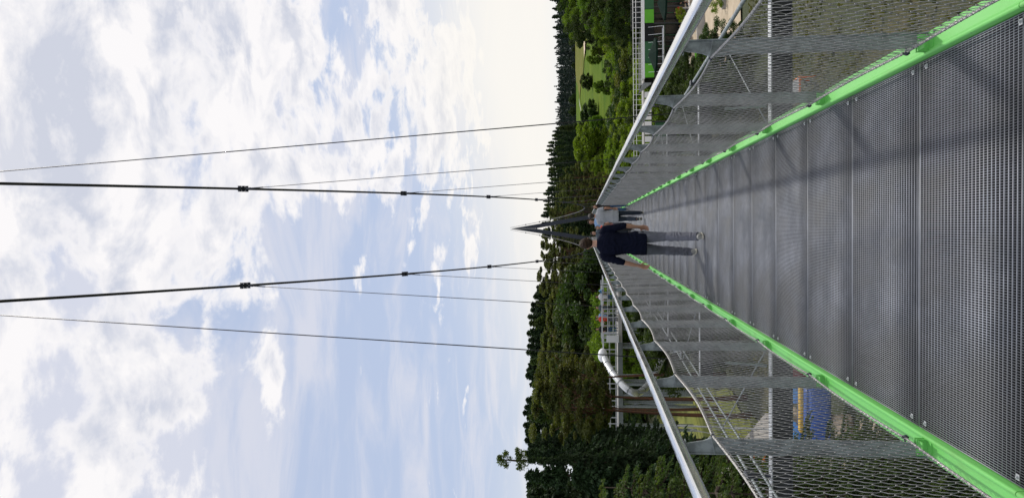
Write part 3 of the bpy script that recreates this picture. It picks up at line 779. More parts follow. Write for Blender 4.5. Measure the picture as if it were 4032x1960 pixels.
# shrubs on the slope between golf lawn and building
prs = [BUS[0], BUS[1], BUY[0], BUD[0], BUS[0], BUD[0]]
for i in range(130):
    y = 100+36*rt.random()**1.2; vv = rt.uniform(90, 700); x = EYE.x+(893-vv)/3027*y
    k = rt.randrange(6); h = rt.uniform(1.3, 3.1)
    if 300 < vv < 420 and y > 124: h *= .6
    plant('shrub', prs[k], x, y, zg(x, y)+h, 'leafy shrub in the thicket on the slope behind the roof terrace', 'shrub', 'shrubs on the slope above the building', rt.uniform(1.0, 1.6))
DL_ = ['dark bushy tree %s' % t_ for t_ in ('in front of the lit green panel', 'below the stair of the building', 'below the first white panel', 'below the middle white panels, taller', 'between parasol and pipe, under the first right post', 'behind the wind cable saddle on the right', 'crossed by the right wind cable, nearer one', 'nearest the second right net post', 'under the lower dark green panel', 'left of the stone paving, nearest the first right post', 'beside the low terrace wall')]
# dark trees in front of the building, seen under the right handrail
for i, (v, u, Y) in enumerate(((300, 2640, 76), (345, 2622, 74), (395, 2600, 72), (440, 2628, 68), (260, 2670, 70), (330, 2700, 62), (420, 2690, 58), (375, 2720, 54), (500, 2640, 62), (215, 2745, 60), (150, 2760, 58))):
    tree_px('dark_bushy_tree', DED[i % 2], v, u, Y, DL_[i], 'tree', 'dark trees below the terrace', 1.25)
# pines right of the walkers and behind the pylon
PL = ['pine with open crown %s' % t_ for t_ in ('touching the big bright tree', 'second from the big bright tree', 'crossed by the fourth right hanger', 'at the skyline by the right cable', 'nearest the right pylon leg', 'low, behind the right handrail, beside the bright tree', 'low, behind the right handrail, middle', 'low, above the head of the woman in black')]
for i, (v, u, Y, k, wd) in enumerate(((700, 2200, 118, 0, 1.1), (742, 2186, 112, 1, 1.1), (790, 2180, 108, 2, 1.1), (835, 2160, 112, 0, 1.0), (865, 2150, 118, 1, 1.0), (725, 2290, 96, 2, .9), (775, 2300, 94, 0, .9), (820, 2270, 98, 1, .9))):
    tree_px('pine_tree', PIN[k], v, u, Y, PL[i], 'tree', 'pines behind the right handrail end', wd)
for i, (v, u, Y, k, wd) in enumerate(((905, 2136, 150, 0, 1.2), (880, 2132, 160, 1, 1.2), (930, 2130, 145, 1, 1.2), (915, 2190, 120, 0, 1.3), (885, 2215, 110, 1, 1.3), (945, 2200, 112, 1, 1.2))):
    tree_px('spruce_tree', SPR[k], v, u, Y, 'dark spruce %s' % ('at the skyline between the pylon legs', 'at the skyline touching the right pylon leg', 'at the skyline touching the left pylon leg', 'in the middle between the pylon legs', 'low, against the right pylon leg', 'low, against the left pylon leg')[i], 'tree', 'spruces behind the pylon', wd)
for i, (v, u, Y, k, wd) in enumerate(((968, 2126, 96, 0, 1.3), (1000, 2128, 92, 1, 1.3), (1040, 2118, 95, 2, 1.3), (1085, 2112, 98, 0, 1.3), (1120, 2130, 92, 1, 1.2), (990, 2215, 88, 2, 1.4), (1055, 2200, 88, 0, 1.3), (1020, 2255, 84, 1, 1.2))):
    tree_px('pine_tree', PIN[k], v, u, Y, 'light green pine crown %s' % ('touching the left pylon leg', 'second from the left pylon leg', 'at the left main cable', 'crossed by the third left hanger', 'at the skyline toward the platform', 'low, behind the head of the man in navy', 'low, second row left of the man in navy', 'lowest, at the left handrail end')[i], 'tree', 'pines left of the pylon', wd)
# left forest
for row, (Y, st_, du) in enumerate(((112, 24, 4), (100, 30, 0), (88, 40, 40), (80, 50, 100))):
    v = 1130+row*12
    while v < (1790 if row < 2 else 1560):
        k = rt.randrange(3)
        pr = (SPG if k == 0 else SPR)[rt.randrange(2)] if row < 2 else (SPG[k % 2] if k == 0 else (PIN[k] if row < 3 else DED[k % 2]))
        tree_px('forest_tree', pr, v, top_u(v, SKY)+du+rt.choice((rt.uniform(-8, 4), rt.uniform(4, 26))), Y+rt.uniform(-4, 4), 'tall dark tree in the wood behind the raised walkway', 'tree', 'trees in the wood behind the raised walkway', rt.uniform(1.2, 1.6)); v += st_*rt.uniform(.8, 1.2)
for i, (v, u, Y, wd) in enumerate(((1145, 2345, 73, .9), (1200, 2320, 74, .9), (1245, 2318, 72, 1.0), (1290, 2330, 74, 1.0), (1340, 2300, 72, 1.0), (1400, 2330, 70, .9))):
    tree_px('broadleaf_tree', DEC[i % 2], v, u, Y, 'bright broadleaf tree %s' % ('nearest the bridge, by the pointed sign', 'behind the sign end of the platform', 'behind the middle of the platform', 'behind the visitors in blue and red', 'behind the cabinet end of the platform', 'behind the slide entry hood')[i], 'tree', 'bright trees behind the raised walkway', wd)
for i, (v, u, Y) in enumerate(((1180, 2480, 50), (1250, 2490, 48), (1330, 2510, 46), (1120, 2450, 56))):
    tree_px('undergrowth_bush', DED[i % 2], v, u, Y, ['dark bush under the walkway platform, nearest the bridge but one', 'dark bush under the middle of the walkway platform', 'dark bush under the cabinet end of the platform', 'dark bush under the walkway, nearest the bridge'][i], 'shrub', 'bushes under the raised walkway', 1.3)
PINT = [blobtree(s, 20, 6.5, .63, 44, 'pine_needles', .10, 300, 'bark_red', .19, .8, 16, .125, .7, 'round', .5, .97, .20) for s in (71, 72)]
for i, (v, u, Y, k, wd, lab) in enumerate(((1556, 2088, 44, 0, 1.3, 'tall red trunked pine in front of the tube slide'), (1470, 2110, 50, 1, 1.2, 'pine with thin red trunk between walkway and tube slide'), (1625, 2075, 43, 1, 1.2, 'pine with brown open crown left of the red trunked pine'), (1600, 2170, 52, 0, 1.2, 'lower pine at the far end of the raised walkway'))):
    tree_px('pine_tree', PINT[k], v, u, Y, lab, wide=wd)
SPN = [spruce(81, 20, 3.6, 'needles_dark', 2.6, .14, .38), spruce(82, 20, 4.0, 'needles_dark', 2.4, .14, .42)]
for i, (v, u, Y, k, wd, lab) in enumerate(((1752, 2072, 42, 0, .8, 'dark spruce next to the brown crowned pines, first of the near stand'), (1785, 2056, 35, 1, .8, 'dark spruce between the pine side and the tall leader spruce'), (1872, 2058, 30, 0, 1.1, 'dark spruce just outside the tall leader spruce'), (1950, 2062, 31, 1, 1.3, 'dark spruce at the outermost edge of the near stand'),
        (1800, 2190, 30, 1, .6, 'lower dark spruce standing in front of the near stand'), (1795, 2068, 40, 1, 1.0, 'dark spruce behind the tall leader spruce'), (1912, 2066, 42, 0, 1.4, 'dark spruce at the back of the outer near stand'), (1722, 2080, 52, 1, .75, 'dark spruce at the back, touching the brown crowned pines'))):
    tree_px('near_spruce_tree', SPN[k], v, u, Y, lab, 'tree', 'dark spruces on the near left', wd)
SPT = spruce(90, 20, 2.9, 'needles_dark', 2.6, .12, .38, 1.35)
lt = tree_px('near_spruce_tree', SPT, 1812, 2062, 30, 'dark spruce with the bare leader that pokes highest into the sky', wide=1.0)
lt.rotation_euler = (0, 0, 0); s_ = lt.scale[2]
def toloc(u, v): p = P(u, v, 30.0); return Vector(((p.x-lt.location.x)/lt.scale[0], 0, (p.z-lt.location.z)/s_))
b = MB(); b.tube([toloc(2075, 1812), toloc(2030, 1812), toloc(1995, 1809), toloc(1962, 1812)], [.09, .07, .05, .02], 6)
for (u0, v0, u1, v1) in ((2042, 1811, 2036, 1770), (2034, 1811, 2046, 1840), (2002, 1810, 1990, 1778), (1996, 1810, 1992, 1836), (1980, 1811, 1968, 1796)): b.tube([toloc(u0, v0), toloc(u1, v1)], [.03, .012], 5)
b.build('leader', M['bark'], lt)
rgl = np.random.default_rng(3); cl = []
for (u, v, n, r_) in ((1974, 1812, 260, .20), (1990, 1788, 190, .15), (1993, 1830, 150, .14), (1966, 1800, 130, .12), (2037, 1775, 150, .14), (2045, 1836, 160, .15), (2040, 1800, 120, .16), (2058, 1820, 260, .3), (2052, 1792, 220, .25), (2010, 1806, 40, .10)):
    cl.append(np.array(toloc(u, v))+rnd_dirs(n, rgl)*(rgl.random(n)**.5)[:, None]*r_/s_*np.array([1.2, 1.2, .9]))
V, F = cards(np.concatenate(cl), .085, rgl, None, .35, .35); link('leader_tuft', fast_mesh('leader_tuft', V, F, M['needles_green']), lt)

def tip_spruce(seed, H=10, Rm=3.0):
    """young spruce close by: every twig is a fuzzy tail with a pale new tip"""
    rg = np.random.default_rng(seed); rr = random.Random(seed); dark = []; tip = []; limbs = []
    z = .5
    while z < H*.97:
        t = z/H; rad = Rm*(1-t)**.8+.15; nb = 9 if t < .8 else 6; a0 = rr.random()*6
        for k in range(nb):
            a = a0+6.283*k/nb+rr.uniform(-.3, .3); L = rad*rr.uniform(.55, 1.15); dz = -L*rr.uniform(.15, .4)
            end = (math.cos(a)*L, math.sin(a)*L, z+dz+.1*L); limbs.append(([(0, 0, z), (end[0]*.55, end[1]*.55, z+dz*.6), end], [.03, .018, .005]))
            m = max(3, int(L/.13))
            for j in range(1, m+1):
                s = j/m; bx, by, bz = end[0]*s, end[1]*s, z+(dz+.1*L*s)*s**1.2
                for sd in (-1, 1, 0):
                    la = a+sd*rr.uniform(.6, 1.1); tl = (.16+.30*(1-s)*L/2)*rr.uniform(.7, 1.3)*(1 if sd else .8)
                    q_ = max(4, int(tl/.022)); ss = np.linspace(0, 1, q_)
                    px = bx+np.cos(la)*tl*ss; py = by+np.sin(la)*tl*ss; pz = bz-tl*.45*ss**1.5+tl*.12*ss**4
                    for (lo_, hi_, dst) in ((0, .72, dark), (.72, 1.01, tip)):
                        mk = (ss >= lo_) & (ss < hi_)
                        if mk.sum():
                            c_ = np.stack([px[mk], py[mk], pz[mk]], 1); c_ = np.repeat(c_, 3, 0); dst.append((c_+rg.normal(size=c_.shape)*.011, np.tile([math.cos(la), math.sin(la), -.35], (len(c_), 1))))
        z += rr.uniform(.16, .34)
    D_ = [np.concatenate([d[i] for d in dark]) for i in (0, 1)]; T_ = [np.concatenate([d[i] for d in tip]) for i in (0, 1)]
    V1, F1 = cards(D_[0], .026, rg, D_[1], .6, .45); V2, F2 = cards(T_[0], .026, rg, T_[1], .6, .45)
    V, F = merge([(V1, F1), (V2, F2)]); mi = np.concatenate([np.zeros(len(F1)), np.ones(len(F2))])
    tm, _ = trunk_mesh(H, .11, 'bark', .05, seed, limbs); return tm, fast_mesh('crown', V, F, [M['needles_green'], M['needles_tip']], mi), H
YS = [tip_spruce(95), tip_spruce(96)]
for (v, u, Y, k, wd, lab) in ((2010, 2235, 12.5, 0, 1.0, 'nearest young spruce with pale drooping tips by the left handrail'), (1925, 2330, 14.5, 1, .8, 'small spruce with pale tips just beyond the nearest young spruce'), (1935, 2700, 11, 0, .9, 'low spruce with pale tips under the left handrail end')):
    tree_px('young_spruce_tree', YS[k], v, u, Y, lab, 'tree', 'young spruces with pale tips', wd)
# ================================================================= raised walkway, slide, building and things below
mat('roof_dark', (.045, .055, .035), .9, 0, .3, 1.0)
mat('wall_dark', (.012, .015, .015), .8, 0, .2, 1.5, 0, None, .2)
mat('panel_green', (.10, .42, .015), .45, 0, .06, 2)
mat('panel_dark_green', (.012, .10, .035), .45, 0, .06, 2)
mat('panel_white', (.80, .82, .84), .5, 0, .04, 2)
mat('dark_glass', (.010, .013, .016), .12, 0, .1, 2)
mat('concrete', (.36, .35, .33), .85, 0, .12, 2, .2, 20)
mat('deck_wood', (.20, .17, .13), .8, 0, .2, 4)
mat('parasol_cloth', (.003, .016, .011), .9, 0, .1, 3, 0, None, .1)
mat('mat_blue', (.020, .085, .36), .55, 0, .12, 1.2)
mat('mat_light_blue', (.12, .36, .75), .5, 0, .12, 1.2)
mat('mat_yellow', (.60, .38, .05), .6, 0, .12, 2)
mat('mat_red', (.30, .045, .045), .6, 0, .1, 2)
mat('orange_paint', (.75, .17, .015), .5, 0, .1, 3)
mat('tent_cloth', (.66, .66, .62), .8, 0, .08, 2)
mat('slide_steel', (.66, .68, .70), .32, .35, .08, 2)
mat('sign_blue', (.05, .18, .35), .4, 0, .1, 3)
mat('terracotta', (.35, .14, .06), .8, 0, .1, 5)
def xat(v, Y): return EYE.x-math.tan(YAW)*0 + P(2305, v, Y).x - EYE.x
def zat(u, v, Y): return P(u, v, Y).z

# ---- raised treetop walkway on the left
WY = 60.0
wk = empty('raised_walkway', (P(2420, 1400, WY).x, WY, -7), 0, 'grey steel treetop walkway on tall columns crossing the wood left of the bridge', 'walkway')
def loc(o): return Vector((o.location.x, o.location.y, o.location.z))
def wbuild(mb, name, m_, par, smooth=False):
    o = loc(par); mb.v = [(x-o.x, y-o.y, z-o.z) for x, y, z in mb.v]; return mb.build(name, M[m_], par, smooth)
xa, xb = P(2420, 1085, WY).x, P(2420, 1790, WY).x
zf = zat(2432, 1400, WY)
b = MB(); b.box2((xb, WY-1.0, zf-.34), (xa, WY-.86, zf-.0)); b.box2((xb, WY+.86, zf-.34), (xa, WY+1.0, zf)); wbuild(b, 'girder', 'walk_steel', wk)
b = MB(); b.box2((xb, WY-.86, zf-.05), (xa, WY+.86, zf+.02)); wbuild(b, 'floor', 'concrete', wk)
for yy in (WY-.95, WY+.95):
    b = MB(); b.tube([(xb, yy, zf+1.1), (xa, yy, zf+1.1)], .035, 6); b.tube([(xb, yy, zf+.12), (xa, yy, zf+.12)], .02, 6); b.tube([(xb, yy, zf+.62), (xa, yy, zf+.62)], .014, 6)
    x = xb
    while x <= xa: b.box((x, yy, zf+.55), (.05, .05, 1.1)); x += 1.35
    wbuild(b, 'railing', 'beam_steel', wk)
for v in (1130, 1290, 1360, 1505, 1545, 1590, 1680):
    x = P(2500, v, WY).x
    b = MB(); zb = zg(x, WY)-.3
    b.tube([(x, WY-.7, zb), (x, WY-.7, zf-.3)], .12, 8); b.tube([(x, WY+.7, zb), (x, WY+.7, zf-.3)], .12, 8); b.box((x, WY, zf-.40), (.16, 1.9, .12)); b.tube([(x, WY-.7, zb+.5), (x, WY+.7, zf-.6)], .05, 6)
    wbuild(b, 'column', 'galvanised', wk)
for v0, v1 in ((1290, 1360), (1130, 1290), (1545, 1590)):
    x0, x1 = P(2500, v0, WY).x, P(2500, v1, WY).x
    b = MB(); b.tube([(x0, WY-.7, zf-.5), (x1, WY-.7, zg(x1, WY)+1)], .04, 6); b.tube([(x1, WY-.7, zf-.5), (x0, WY-.7, zg(x0, WY)+1)], .04, 6); wbuild(b, 'cross_brace', 'galvanised', wk)
# wide platform part with high frame and sign
px0, px1 = P(2400, 1330, WY).x, P(2400, 1110, WY).x
b = MB(); b.box2((px0, WY-2.2, zf-.25), (px1, WY-1.0, zf+.01)); wbuild(b, 'platform', 'concrete', wk)
b = MB()
for x in np.linspace(px0, px1, 8): b.box((x, WY-2.15, zf+.6), (.06, .06, 1.2))
for z in (zf+1.2, zf+.8, zf+.4): b.tube([(px0, WY-2.15, z), (px1, WY-2.15, z)], .03, 6)
wbuild(b, 'platform_railing', 'beam_steel', wk)
b = MB(); ztop = zat(2368, 1200, WY)
for x in (px0+.3, (px0+px1)/2, px1-.2):
    for yy in (WY-2, WY+.8): b.box((x, yy, (zf+ztop)/2), (.09, .09, ztop-zf))
for yy in (WY-2, WY+.8): b.box(((px0+px1)/2, yy, ztop), (px1-px0+.2, .09, .09))
wbuild(b, 'frame', 'beam_steel', wk)
b = MB(); b.prism([(P(0, 1138, WY).x, zat(2372, 1138, WY)), (P(0, 1160, WY).x, zat(2372, 1160, WY)), (P(0, 1146, WY).x, zat(2356, 1146, WY))], 'y', WY-2.1, WY-1.4); wbuild(b, 'pointed_sign', 'sign_blue', wk)
b = MB(); b.box((P(0, 1312, WY).x, WY-2.3, zf+.45), (.5, .4, .9)); wbuild(b, 'cabinet', 'white_metal', wk)

# ---- steel tube slide
sl = empty('tube_slide', (P(2500, 1500, WY).x, WY-3, -7), 0, 'curved stainless tube slide winding down between the pines below the walkway', 'tube slide')
path = []
for u, v, Y in ((2378, 1398, WY-1), (2384, 1418, WY-2.0), (2398, 1446, WY-3.2), (2425, 1482, WY-4.6), (2458, 1520, WY-5.6), (2490, 1543, WY-6.0), (2515, 1545, WY-5.4), (2540, 1528, WY-4.2), (2566, 1496, WY-3.0), (2588, 1452, WY-2.2), (2606, 1412, WY-1.8), (2630, 1385, WY-1.6), (2665, 1375, WY-1.8), (2690, 1392, WY-2.8)):
    path.append(P(u, v, Y))
def smooth_path(pts, k=5):
    out = []
    for i in range(len(pts)-1):
        p0, p1, p2, p3 = pts[max(0, i-1)], pts[i], pts[i+1], pts[min(len(pts)-1, i+2)]
        for j in range(k):
            t = j/k; out.append(.5*((2*p1)+(p2-p0)*t+(2*p0-5*p1+4*p2-p3)*t*t+(3*p1-p0-3*p2+p3)*t**3))
    out.append(pts[-1]); return out
sp = smooth_path(path); b = MB(); b.tube(sp, .25, 14); wbuild(b, 'tube', 'slide_steel', sl, True)
b = MB()
for i in range(3, len(sp)-2, 5):
    d = (sp[i+1]-sp[i-1]).normalized(); b.tube([sp[i]-d*.03, sp[i]+d*.03], .275, 14)
wbuild(b, 'flange_rings', 'galvanised', sl)
b = MB(); p = sp[0]; b.ball(p+Vector((0, 0, .1)), (.55, .5, .36), 14, 8); wbuild(b, 'entry_hood', 'panel_white', sl, True)
for i in (14, 26, 40, 54):
    b = MB(); p = sp[i]; b.tube([(p.x, p.y, zg(p.x, p.y)-.2), (p.x, p.y, p.z-.2)], .06, 8); wbuild(b, 'support', 'galvanised', sl)
# slim pale mast with stays on the left
mp = P(2790, 1690, 33); mast = empty('stayed_mast', (mp.x, 33, zg(mp.x, 33)), 0, 'slim pale mast with crossing stay rods standing on the lawn below the left handrail', 'mast')
b = MB(); b.tube([(mp.x, 33, zg(mp.x, 33)), (P(2668, 1674, 33).x, 33, zat(2668, 1674, 33))], .035, 6); wbuild(b, 'pole', 'white_metal', mast)
for (u0, v0, u1, v1) in ((2675, 1676, 2960, 1745), (2720, 1693, 2812, 1706), (2690, 1830, 2812, 1700), (2776, 1768, 2690, 1735)):
    b = MB(); b.tube([P(u0, v0, 33), P(u1, v1, 33.6)], .016, 5); wbuild(b, 'stay', 'white_metal', mast)

# ---- building with roof terrace on the right
BY = 95.0
def X_(v): return P(2500, v, BY).x
def Z_(u, v=300): return P(u, v, BY).z
xr = X_(-180); xm = X_(312); xl = X_(655)
bd = empty('terrace_building', (X_(150), BY, -10.5), 0, 'flat roofed building with roof terrace, white edge and light and dark green panels', 'building')
zf_, zt_, zp_, zwl = Z_(2531), Z_(2539), Z_(2576), -10.5
b = MB(); b.box2((xm, BY, zt_), (xr, BY+.22, zf_)); wbuild(b, 'roof_edge', 'panel_white', bd)
b = MB(); b.box2((xm, BY+.23, zt_), (xr, BY+9, zf_-.06)); wbuild(b, 'roof_deck', 'roof_dark', bd)
cuts = [(-180, 'panel_dark_green'), (38, 'panel_green'), (94, 'panel_dark_green'), (166, 'wall_dark'), (168, 'panel_dark_green'), (252, 'panel_green'), (308, None)]
seq = [(-180, -60, 'panel_green'), (-58, 38, 'panel_dark_green'), (40, 93, 'panel_green'), (95, 164, 'wall_dark'), (166, 250, 'panel_dark_green'), (252, 307, 'panel_green')]
for v0, v1, m_ in seq:
    b = MB(); b.box2((X_(v1), BY+.02, zp_), (X_(v0), BY+.14, zt_-.01))
    k = int((X_(v0)-X_(v1))/.42)
    wbuild(b, 'green_panel' if 'green' in m_ else 'dark_panel', m_, bd)
b = MB(); b.box2((xm, BY+.2, zp_+.01), (xr, BY+8.8, zt_-.02)); wbuild(b, 'core', 'wall_dark', bd)
b = MB(); b.box2((xm+.3, BY+3.0, zwl), (xr, BY+3.2, zp_+.0)); wbuild(b, 'glass_front', 'dark_glass', bd)
b = MB(); b.box2((xm, BY+3.2, zwl), (xm+.25, BY+8.8, zp_)); wbuild(b, 'side_wall', 'wall_dark', bd)
for v in (300, 235, 165, 95, 30, -60, -150):
    b = MB(); b.box2((X_(v)-.09, BY+.1, zwl), (X_(v)+.09, BY+.3, zp_)); wbuild(b, 'column', 'dark_steel', bd)
b = MB()
x = xl
while x < xr: b.box((x, BY+.08, zf_+.55), (.05, .05, 1.15)); x += .62
for z in (zf_+1.13, zf_+.78, zf_+.1): b.tube([(xl, BY+.08, z), (xr, BY+.08, z)], .028, 6)
wbuild(b, 'roof_railing', 'white_metal', bd)
b = MB(); b.tube([(X_(90), BY+4, zf_+1.1), (xr, BY+4, zf_+1.1)], .03, 6); b.box2((X_(80), BY+4.0, zf_), (xr, BY+4.05, zf_+1.05)); wbuild(b, 'glass_balustrade', 'dark_glass', bd)
b = MB(); b.box2((xl, BY, Z_(2533)-.12), (xm-.02, BY+2.2, Z_(2533))); wbuild(b, 'ramp_floor', 'concrete', bd)
v = 360
while v < 640:
    b = MB(); b.box2((X_(v+26), BY-.02, Z_(2564)), (X_(v)-.12, BY+.06, Z_(2533)-.13)); wbuild(b, 'white_panel', 'panel_white', bd); v += 29
b = MB(); b.box2((xl, BY-.06, Z_(2567)), (xm-.4, BY+.1, Z_(2565))); 
for v in (330, 420, 480, 560, 640): b.box2((X_(v)-.08, BY+.1, zwl), (X_(v)+.08, BY+.3, Z_(2564)))
wbuild(b, 'ramp_frame', 'dark_steel', bd)
b = MB(); b.prism([(X_(372), Z_(2512)), (X_(336), Z_(2562)), (X_(330), Z_(2562)), (X_(330), Z_(2530))], 'y', BY-.4, BY-.2); wbuild(b, 'stair_side', 'galvanised', bd)
b = MB(); b.box2((X_(302), BY-1.5, Z_(2608)-.08), (X_(118), BY-.0, Z_(2608))); 
for v in (118, 148, 178, 206, 236, 264, 294): b.tube([(X_(v), BY-1.45, Z_(2608)), (X_(v-6), BY-.2, Z_(2553))], .025, 5)
wbuild(b, 'awning_rail', 'white_metal', bd)
b = MB(); b.box2((X_(560), BY+.4, -8.6), (X_(478), BY+.6, -6.9)); wbuild(b, 'lower_green_panel', 'panel_dark_green', bd)
# posters on the wall: plain white framed board
b = MB(); b.box2((X_(160), BY+2.9, Z_(2622)), (X_(126), BY+2.96, Z_(2604))); bo = wbuild(b, 'menu_board', 'dark_glass', bd)
b = MB()
for (a, c, d, e) in ((160, 126, 2604, 2605.5), (160, 126, 2620.5, 2622)): b.box2((X_(a), BY+2.86, Z_(e)), (X_(c), BY+2.90, Z_(d)))
for a in (160, 127.5): b.box2((X_(a), BY+2.86, Z_(2622)), (X_(a-1.5), BY+2.90, Z_(2604)))
bo2 = wbuild(b, 'board_frame', 'panel_white', bd)
# parasols
def parasol(u, v, Y, r_, lab):
    p = P(u, v, Y); e = empty('parasol', (p.x, Y, -10.4), 0, lab, 'parasol', 'dark green terrace parasols')
    h = p.z+10.4; b = MB(); n = 8
    V = [(0, 0, h)]+[(r_*math.cos(i*math.pi/4), r_*math.sin(i*math.pi/4), h-.75) for i in range(n)]+[(r_*math.cos(i*math.pi/4), r_*math.sin(i*math.pi/4), h-.95) for i in range(n)]
    b.add(V, [(0, 1+i, 1+(i+1) % n) for i in range(n)]+[(1+i, 9+i, 9+(i+1) % n, 1+(i+1) % n) for i in range(n)]); b.build('canopy', M['parasol_cloth'], e)
    b = MB(); b.tube([(0, 0, 0), (0, 0, h)], .03, 8); b.box((0, 0, .04), (.6, .6, .08)); b.build('pole', M['dark_steel'], e)
parasol(2552, 218, 91, 2.0, 'dark green parasol in front of the green panels, nearer to the stair')
parasol(2588, 15, 90, 1.9, 'dark green parasol at the right edge of the terrace')
# planters with bright green plants
def planter(u, v, Y, lab):
    p = P(u, v, Y); e = empty('planter', (p.x, Y, -10.4), 0, lab, 'planter', 'planters on the terrace')
    b = MB(); b.box((0, 0, .3), (1.1, .5, .6)); b.build('box', M['concrete'], e)
    tm, cm, H = BUS[0]; c = link('plant', cm, e, (0, 0, .5)); c.scale = (.42, .3, .55)
planter(2618, 62, 88, 'planter with bright green plants in front of the people on the terrace'); planter(2876, 8, 66, 'planter with bright green plants beside the stone paving at the right edge')
def cafe_table(x, y, lab):
    e = empty('table', (x, y, -10.38), 0, lab, 'table', 'terrace tables')
    b = MB(); b.tube([(0, 0, .70), (0, 0, .74)], .55, 14); b.build('tabletop', M['white_metal'], e)
    b = MB(); b.tube([(0, 0, 0), (0, 0, .7)], .04, 8); b.tube([(0, 0, 0), (0, 0, .03)], .25, 10); b.build('pedestal', M['dark_steel'], e)
for i, (u, v, Y) in enumerate(((2680, 60, 89), (2668, 150, 90), (2690, 100, 86), (2660, 210, 91))):
    p = P(u, v, Y); cafe_table(p.x, Y, ['white table by the group in red tops', 'white table left of the menu board', 'white table nearest the handrail on the terrace', 'white table in the shade under the dark parasol'][i])
# low terrace wall and rail
p0, p1 = PG(2770, 250, -10.4), PG(2770, -40, -10.4)
tw = empty('terrace_wall', (p0.x, p0.y, -10.5), 0, 'low pale wall with a green end panel and thin rail at the terrace edge', 'wall')
b = MB(); b.box2((p0.x, p0.y-.15, -10.6), (p1.x+8, p0.y+.15, -9.75)); wbuild(b, 'wall', 'concrete', tw)
b = MB(); b.box2((p0.x, p0.y-.2, -10.0), (p0.x+1.6, p0.y-.155, -9.5)); wbuild(b, 'end_panel', 'panel_green', tw)
b = MB(); b.tube([(p0.x, p0.y, -9.0), (p1.x+8, p0.y, -9.0)], .03, 6)
x = p0.x
while x < p1.x+8: b.tube([(x, p0.y, -9.75), (x, p0.y, -9.0)], .02, 6); x += 1.5
wbuild(b, 'rail', 'white_metal', tw)

# ---- things seen through the nets
def padbox(name, u0, v0, u1, v1, Y, dep, m_, lab, cat, seams=True):
    a, c = P(u0, v0, Y), P(u1, v1, Y); x0, x1 = min(a.x, c.x), max(a.x, c.x); z0, z1 = min(a.z, c.z), max(a.z, c.z)
    e = empty(name, ((x0+x1)/2, Y, z0), 0, lab, cat)
    w_, h = x1-x0, z1-z0; b = MB(); n = 10
    V = []; F = []
    for j in range(n+1):                                        # puffy inflated block
        for i in range(n+1):
            fx, fz = i/n*2-1, j/n; bul = .10*min(1, dep)*(1-fx**4)*(1-(2*fz-1)**4)
            V.append((fx*w_/2*(1-.06*abs(2*fz-1)**3), -dep/2-bul, fz*h))
    for j in range(n):
        for i in range(n): a_ = j*(n+1)+i; F.append((a_, a_+1, a_+n+2, a_+n+1))
    o = len(V); V += [(x, dep/2, z) for x, _, z in V]; F += [tuple(o+i for i in f[::-1]) for f in F[:n*n]]
    for i in range(n):
        F.append((i, o+i, o+i+1, i+1)); t_ = n*(n+1)+i; F.append((t_, t_+1, o+t_+1, o+t_)); l = i*(n+1); F.append((l, l+n+1, o+l+n+1, o+l)); r_ = i*(n+1)+n; F.append((r_, o+r_, o+r_+n+1, r_+n+1))
    b.add(V, F); b.build('body', M[m_], e, True)
    if seams:
        s_ = MB()
        for k in range(1, 4): s_.box((0, -dep/2-.17, h*k/4), (w_*.9, .02, .03))
        s_.build('seam_band', M['wall_dark'], e)
    return e
padbox('inflatable_cushion', 3245, 1515, 3165, 1735, 28, 1.6, 'mat_blue', 'deep blue inflatable cushion on the ground seen through the left net', 'air cushion', False)
padbox('inflatable_arch', 3160, 1520, 3146, 1700, 27.6, .25, 'mat_yellow', 'yellow padded bar lying along the top of the blue cushion', 'padding', False)
padbox('inflatable_block', 3140, 1665, 3090, 1735, 28.6, 1.0, 'mat_light_blue', 'light blue padded block at the corner of the blue cushion', 'padding', False)
padbox('inflatable_block', 3145, 1530, 3100, 1575, 28.8, 1.0, 'mat_light_blue', 'small light blue block behind the yellow padded bar', 'padding', False)
padbox('red_mat', 3175, 1405, 3085, 1475, 29, .8, 'mat_red', 'faded red padded mat beyond the green beam seen through the left net', 'mat', False)
p = P(3003, 1842, 24); e = empty('orange_barrier', (p.x, 24, zg(p.x, 24)), 0, 'low orange barrier rails on the bank under the left net', 'barrier')
z0_ = zg(p.x, 24); a_, c_ = P(3003, 1795, 24), P(3003, 1900, 24); f_ = P(2968, 1842, 24).z
b = MB(); b.box(((a_.x+c_.x)/2-p.x, 0, a_.z-z0_), (abs(a_.x-c_.x), .06, .16)); b.build('lower_rail', M['orange_paint'], e)
b = MB()
for q_ in range(5): b.box((c_.x-p.x+.1+q_*.17, 0, f_-z0_), (.11, .05, .07))
b.build('upper_rail', M['orange_paint'], e)
b = MB()
for x_ in (a_.x-p.x-.05, c_.x-p.x+.05): b.box((x_, .05, (f_-z0_)/2), (.06, .06, f_-z0_))
b.build('barrier_post', M['dark_steel'], e)
# white tent on the right
p = P(3115, 352, 42); e = empty('pointed_tent', (p.x, 42, zg(p.x, 42)), 0, 'small white pointed tent with orange trim in the undergrowth, seen through the right net', 'tent')
zt = P(3080, 330, 42).z-zg(p.x, 42); hw_ = .55; b = MB()
V = [(0, 0, zt)]+[(s*hw_, q_*hw_, zt-.75) for s, q_ in ((-1, -1), (1, -1), (1, 1), (-1, 1))]
b.add(V, [(0, 1, 2), (0, 2, 3), (0, 3, 4), (0, 4, 1)]); b.build('roof', M['tent_cloth'], e)
b = MB()
for s, q_ in ((-1, -1), (1, -1), (1, 1), (-1, 1)): b.box((s*hw_*.96, q_*hw_*.96, (zt-.75)/2), (.08, .08, zt-.75))
b.box((0, -hw_, zt-.758), (2*hw_, .04, .09)); b.box((hw_, 0, zt-.758), (.04, 2*hw_, .09)); b.build('frame', M['orange_paint'], e)
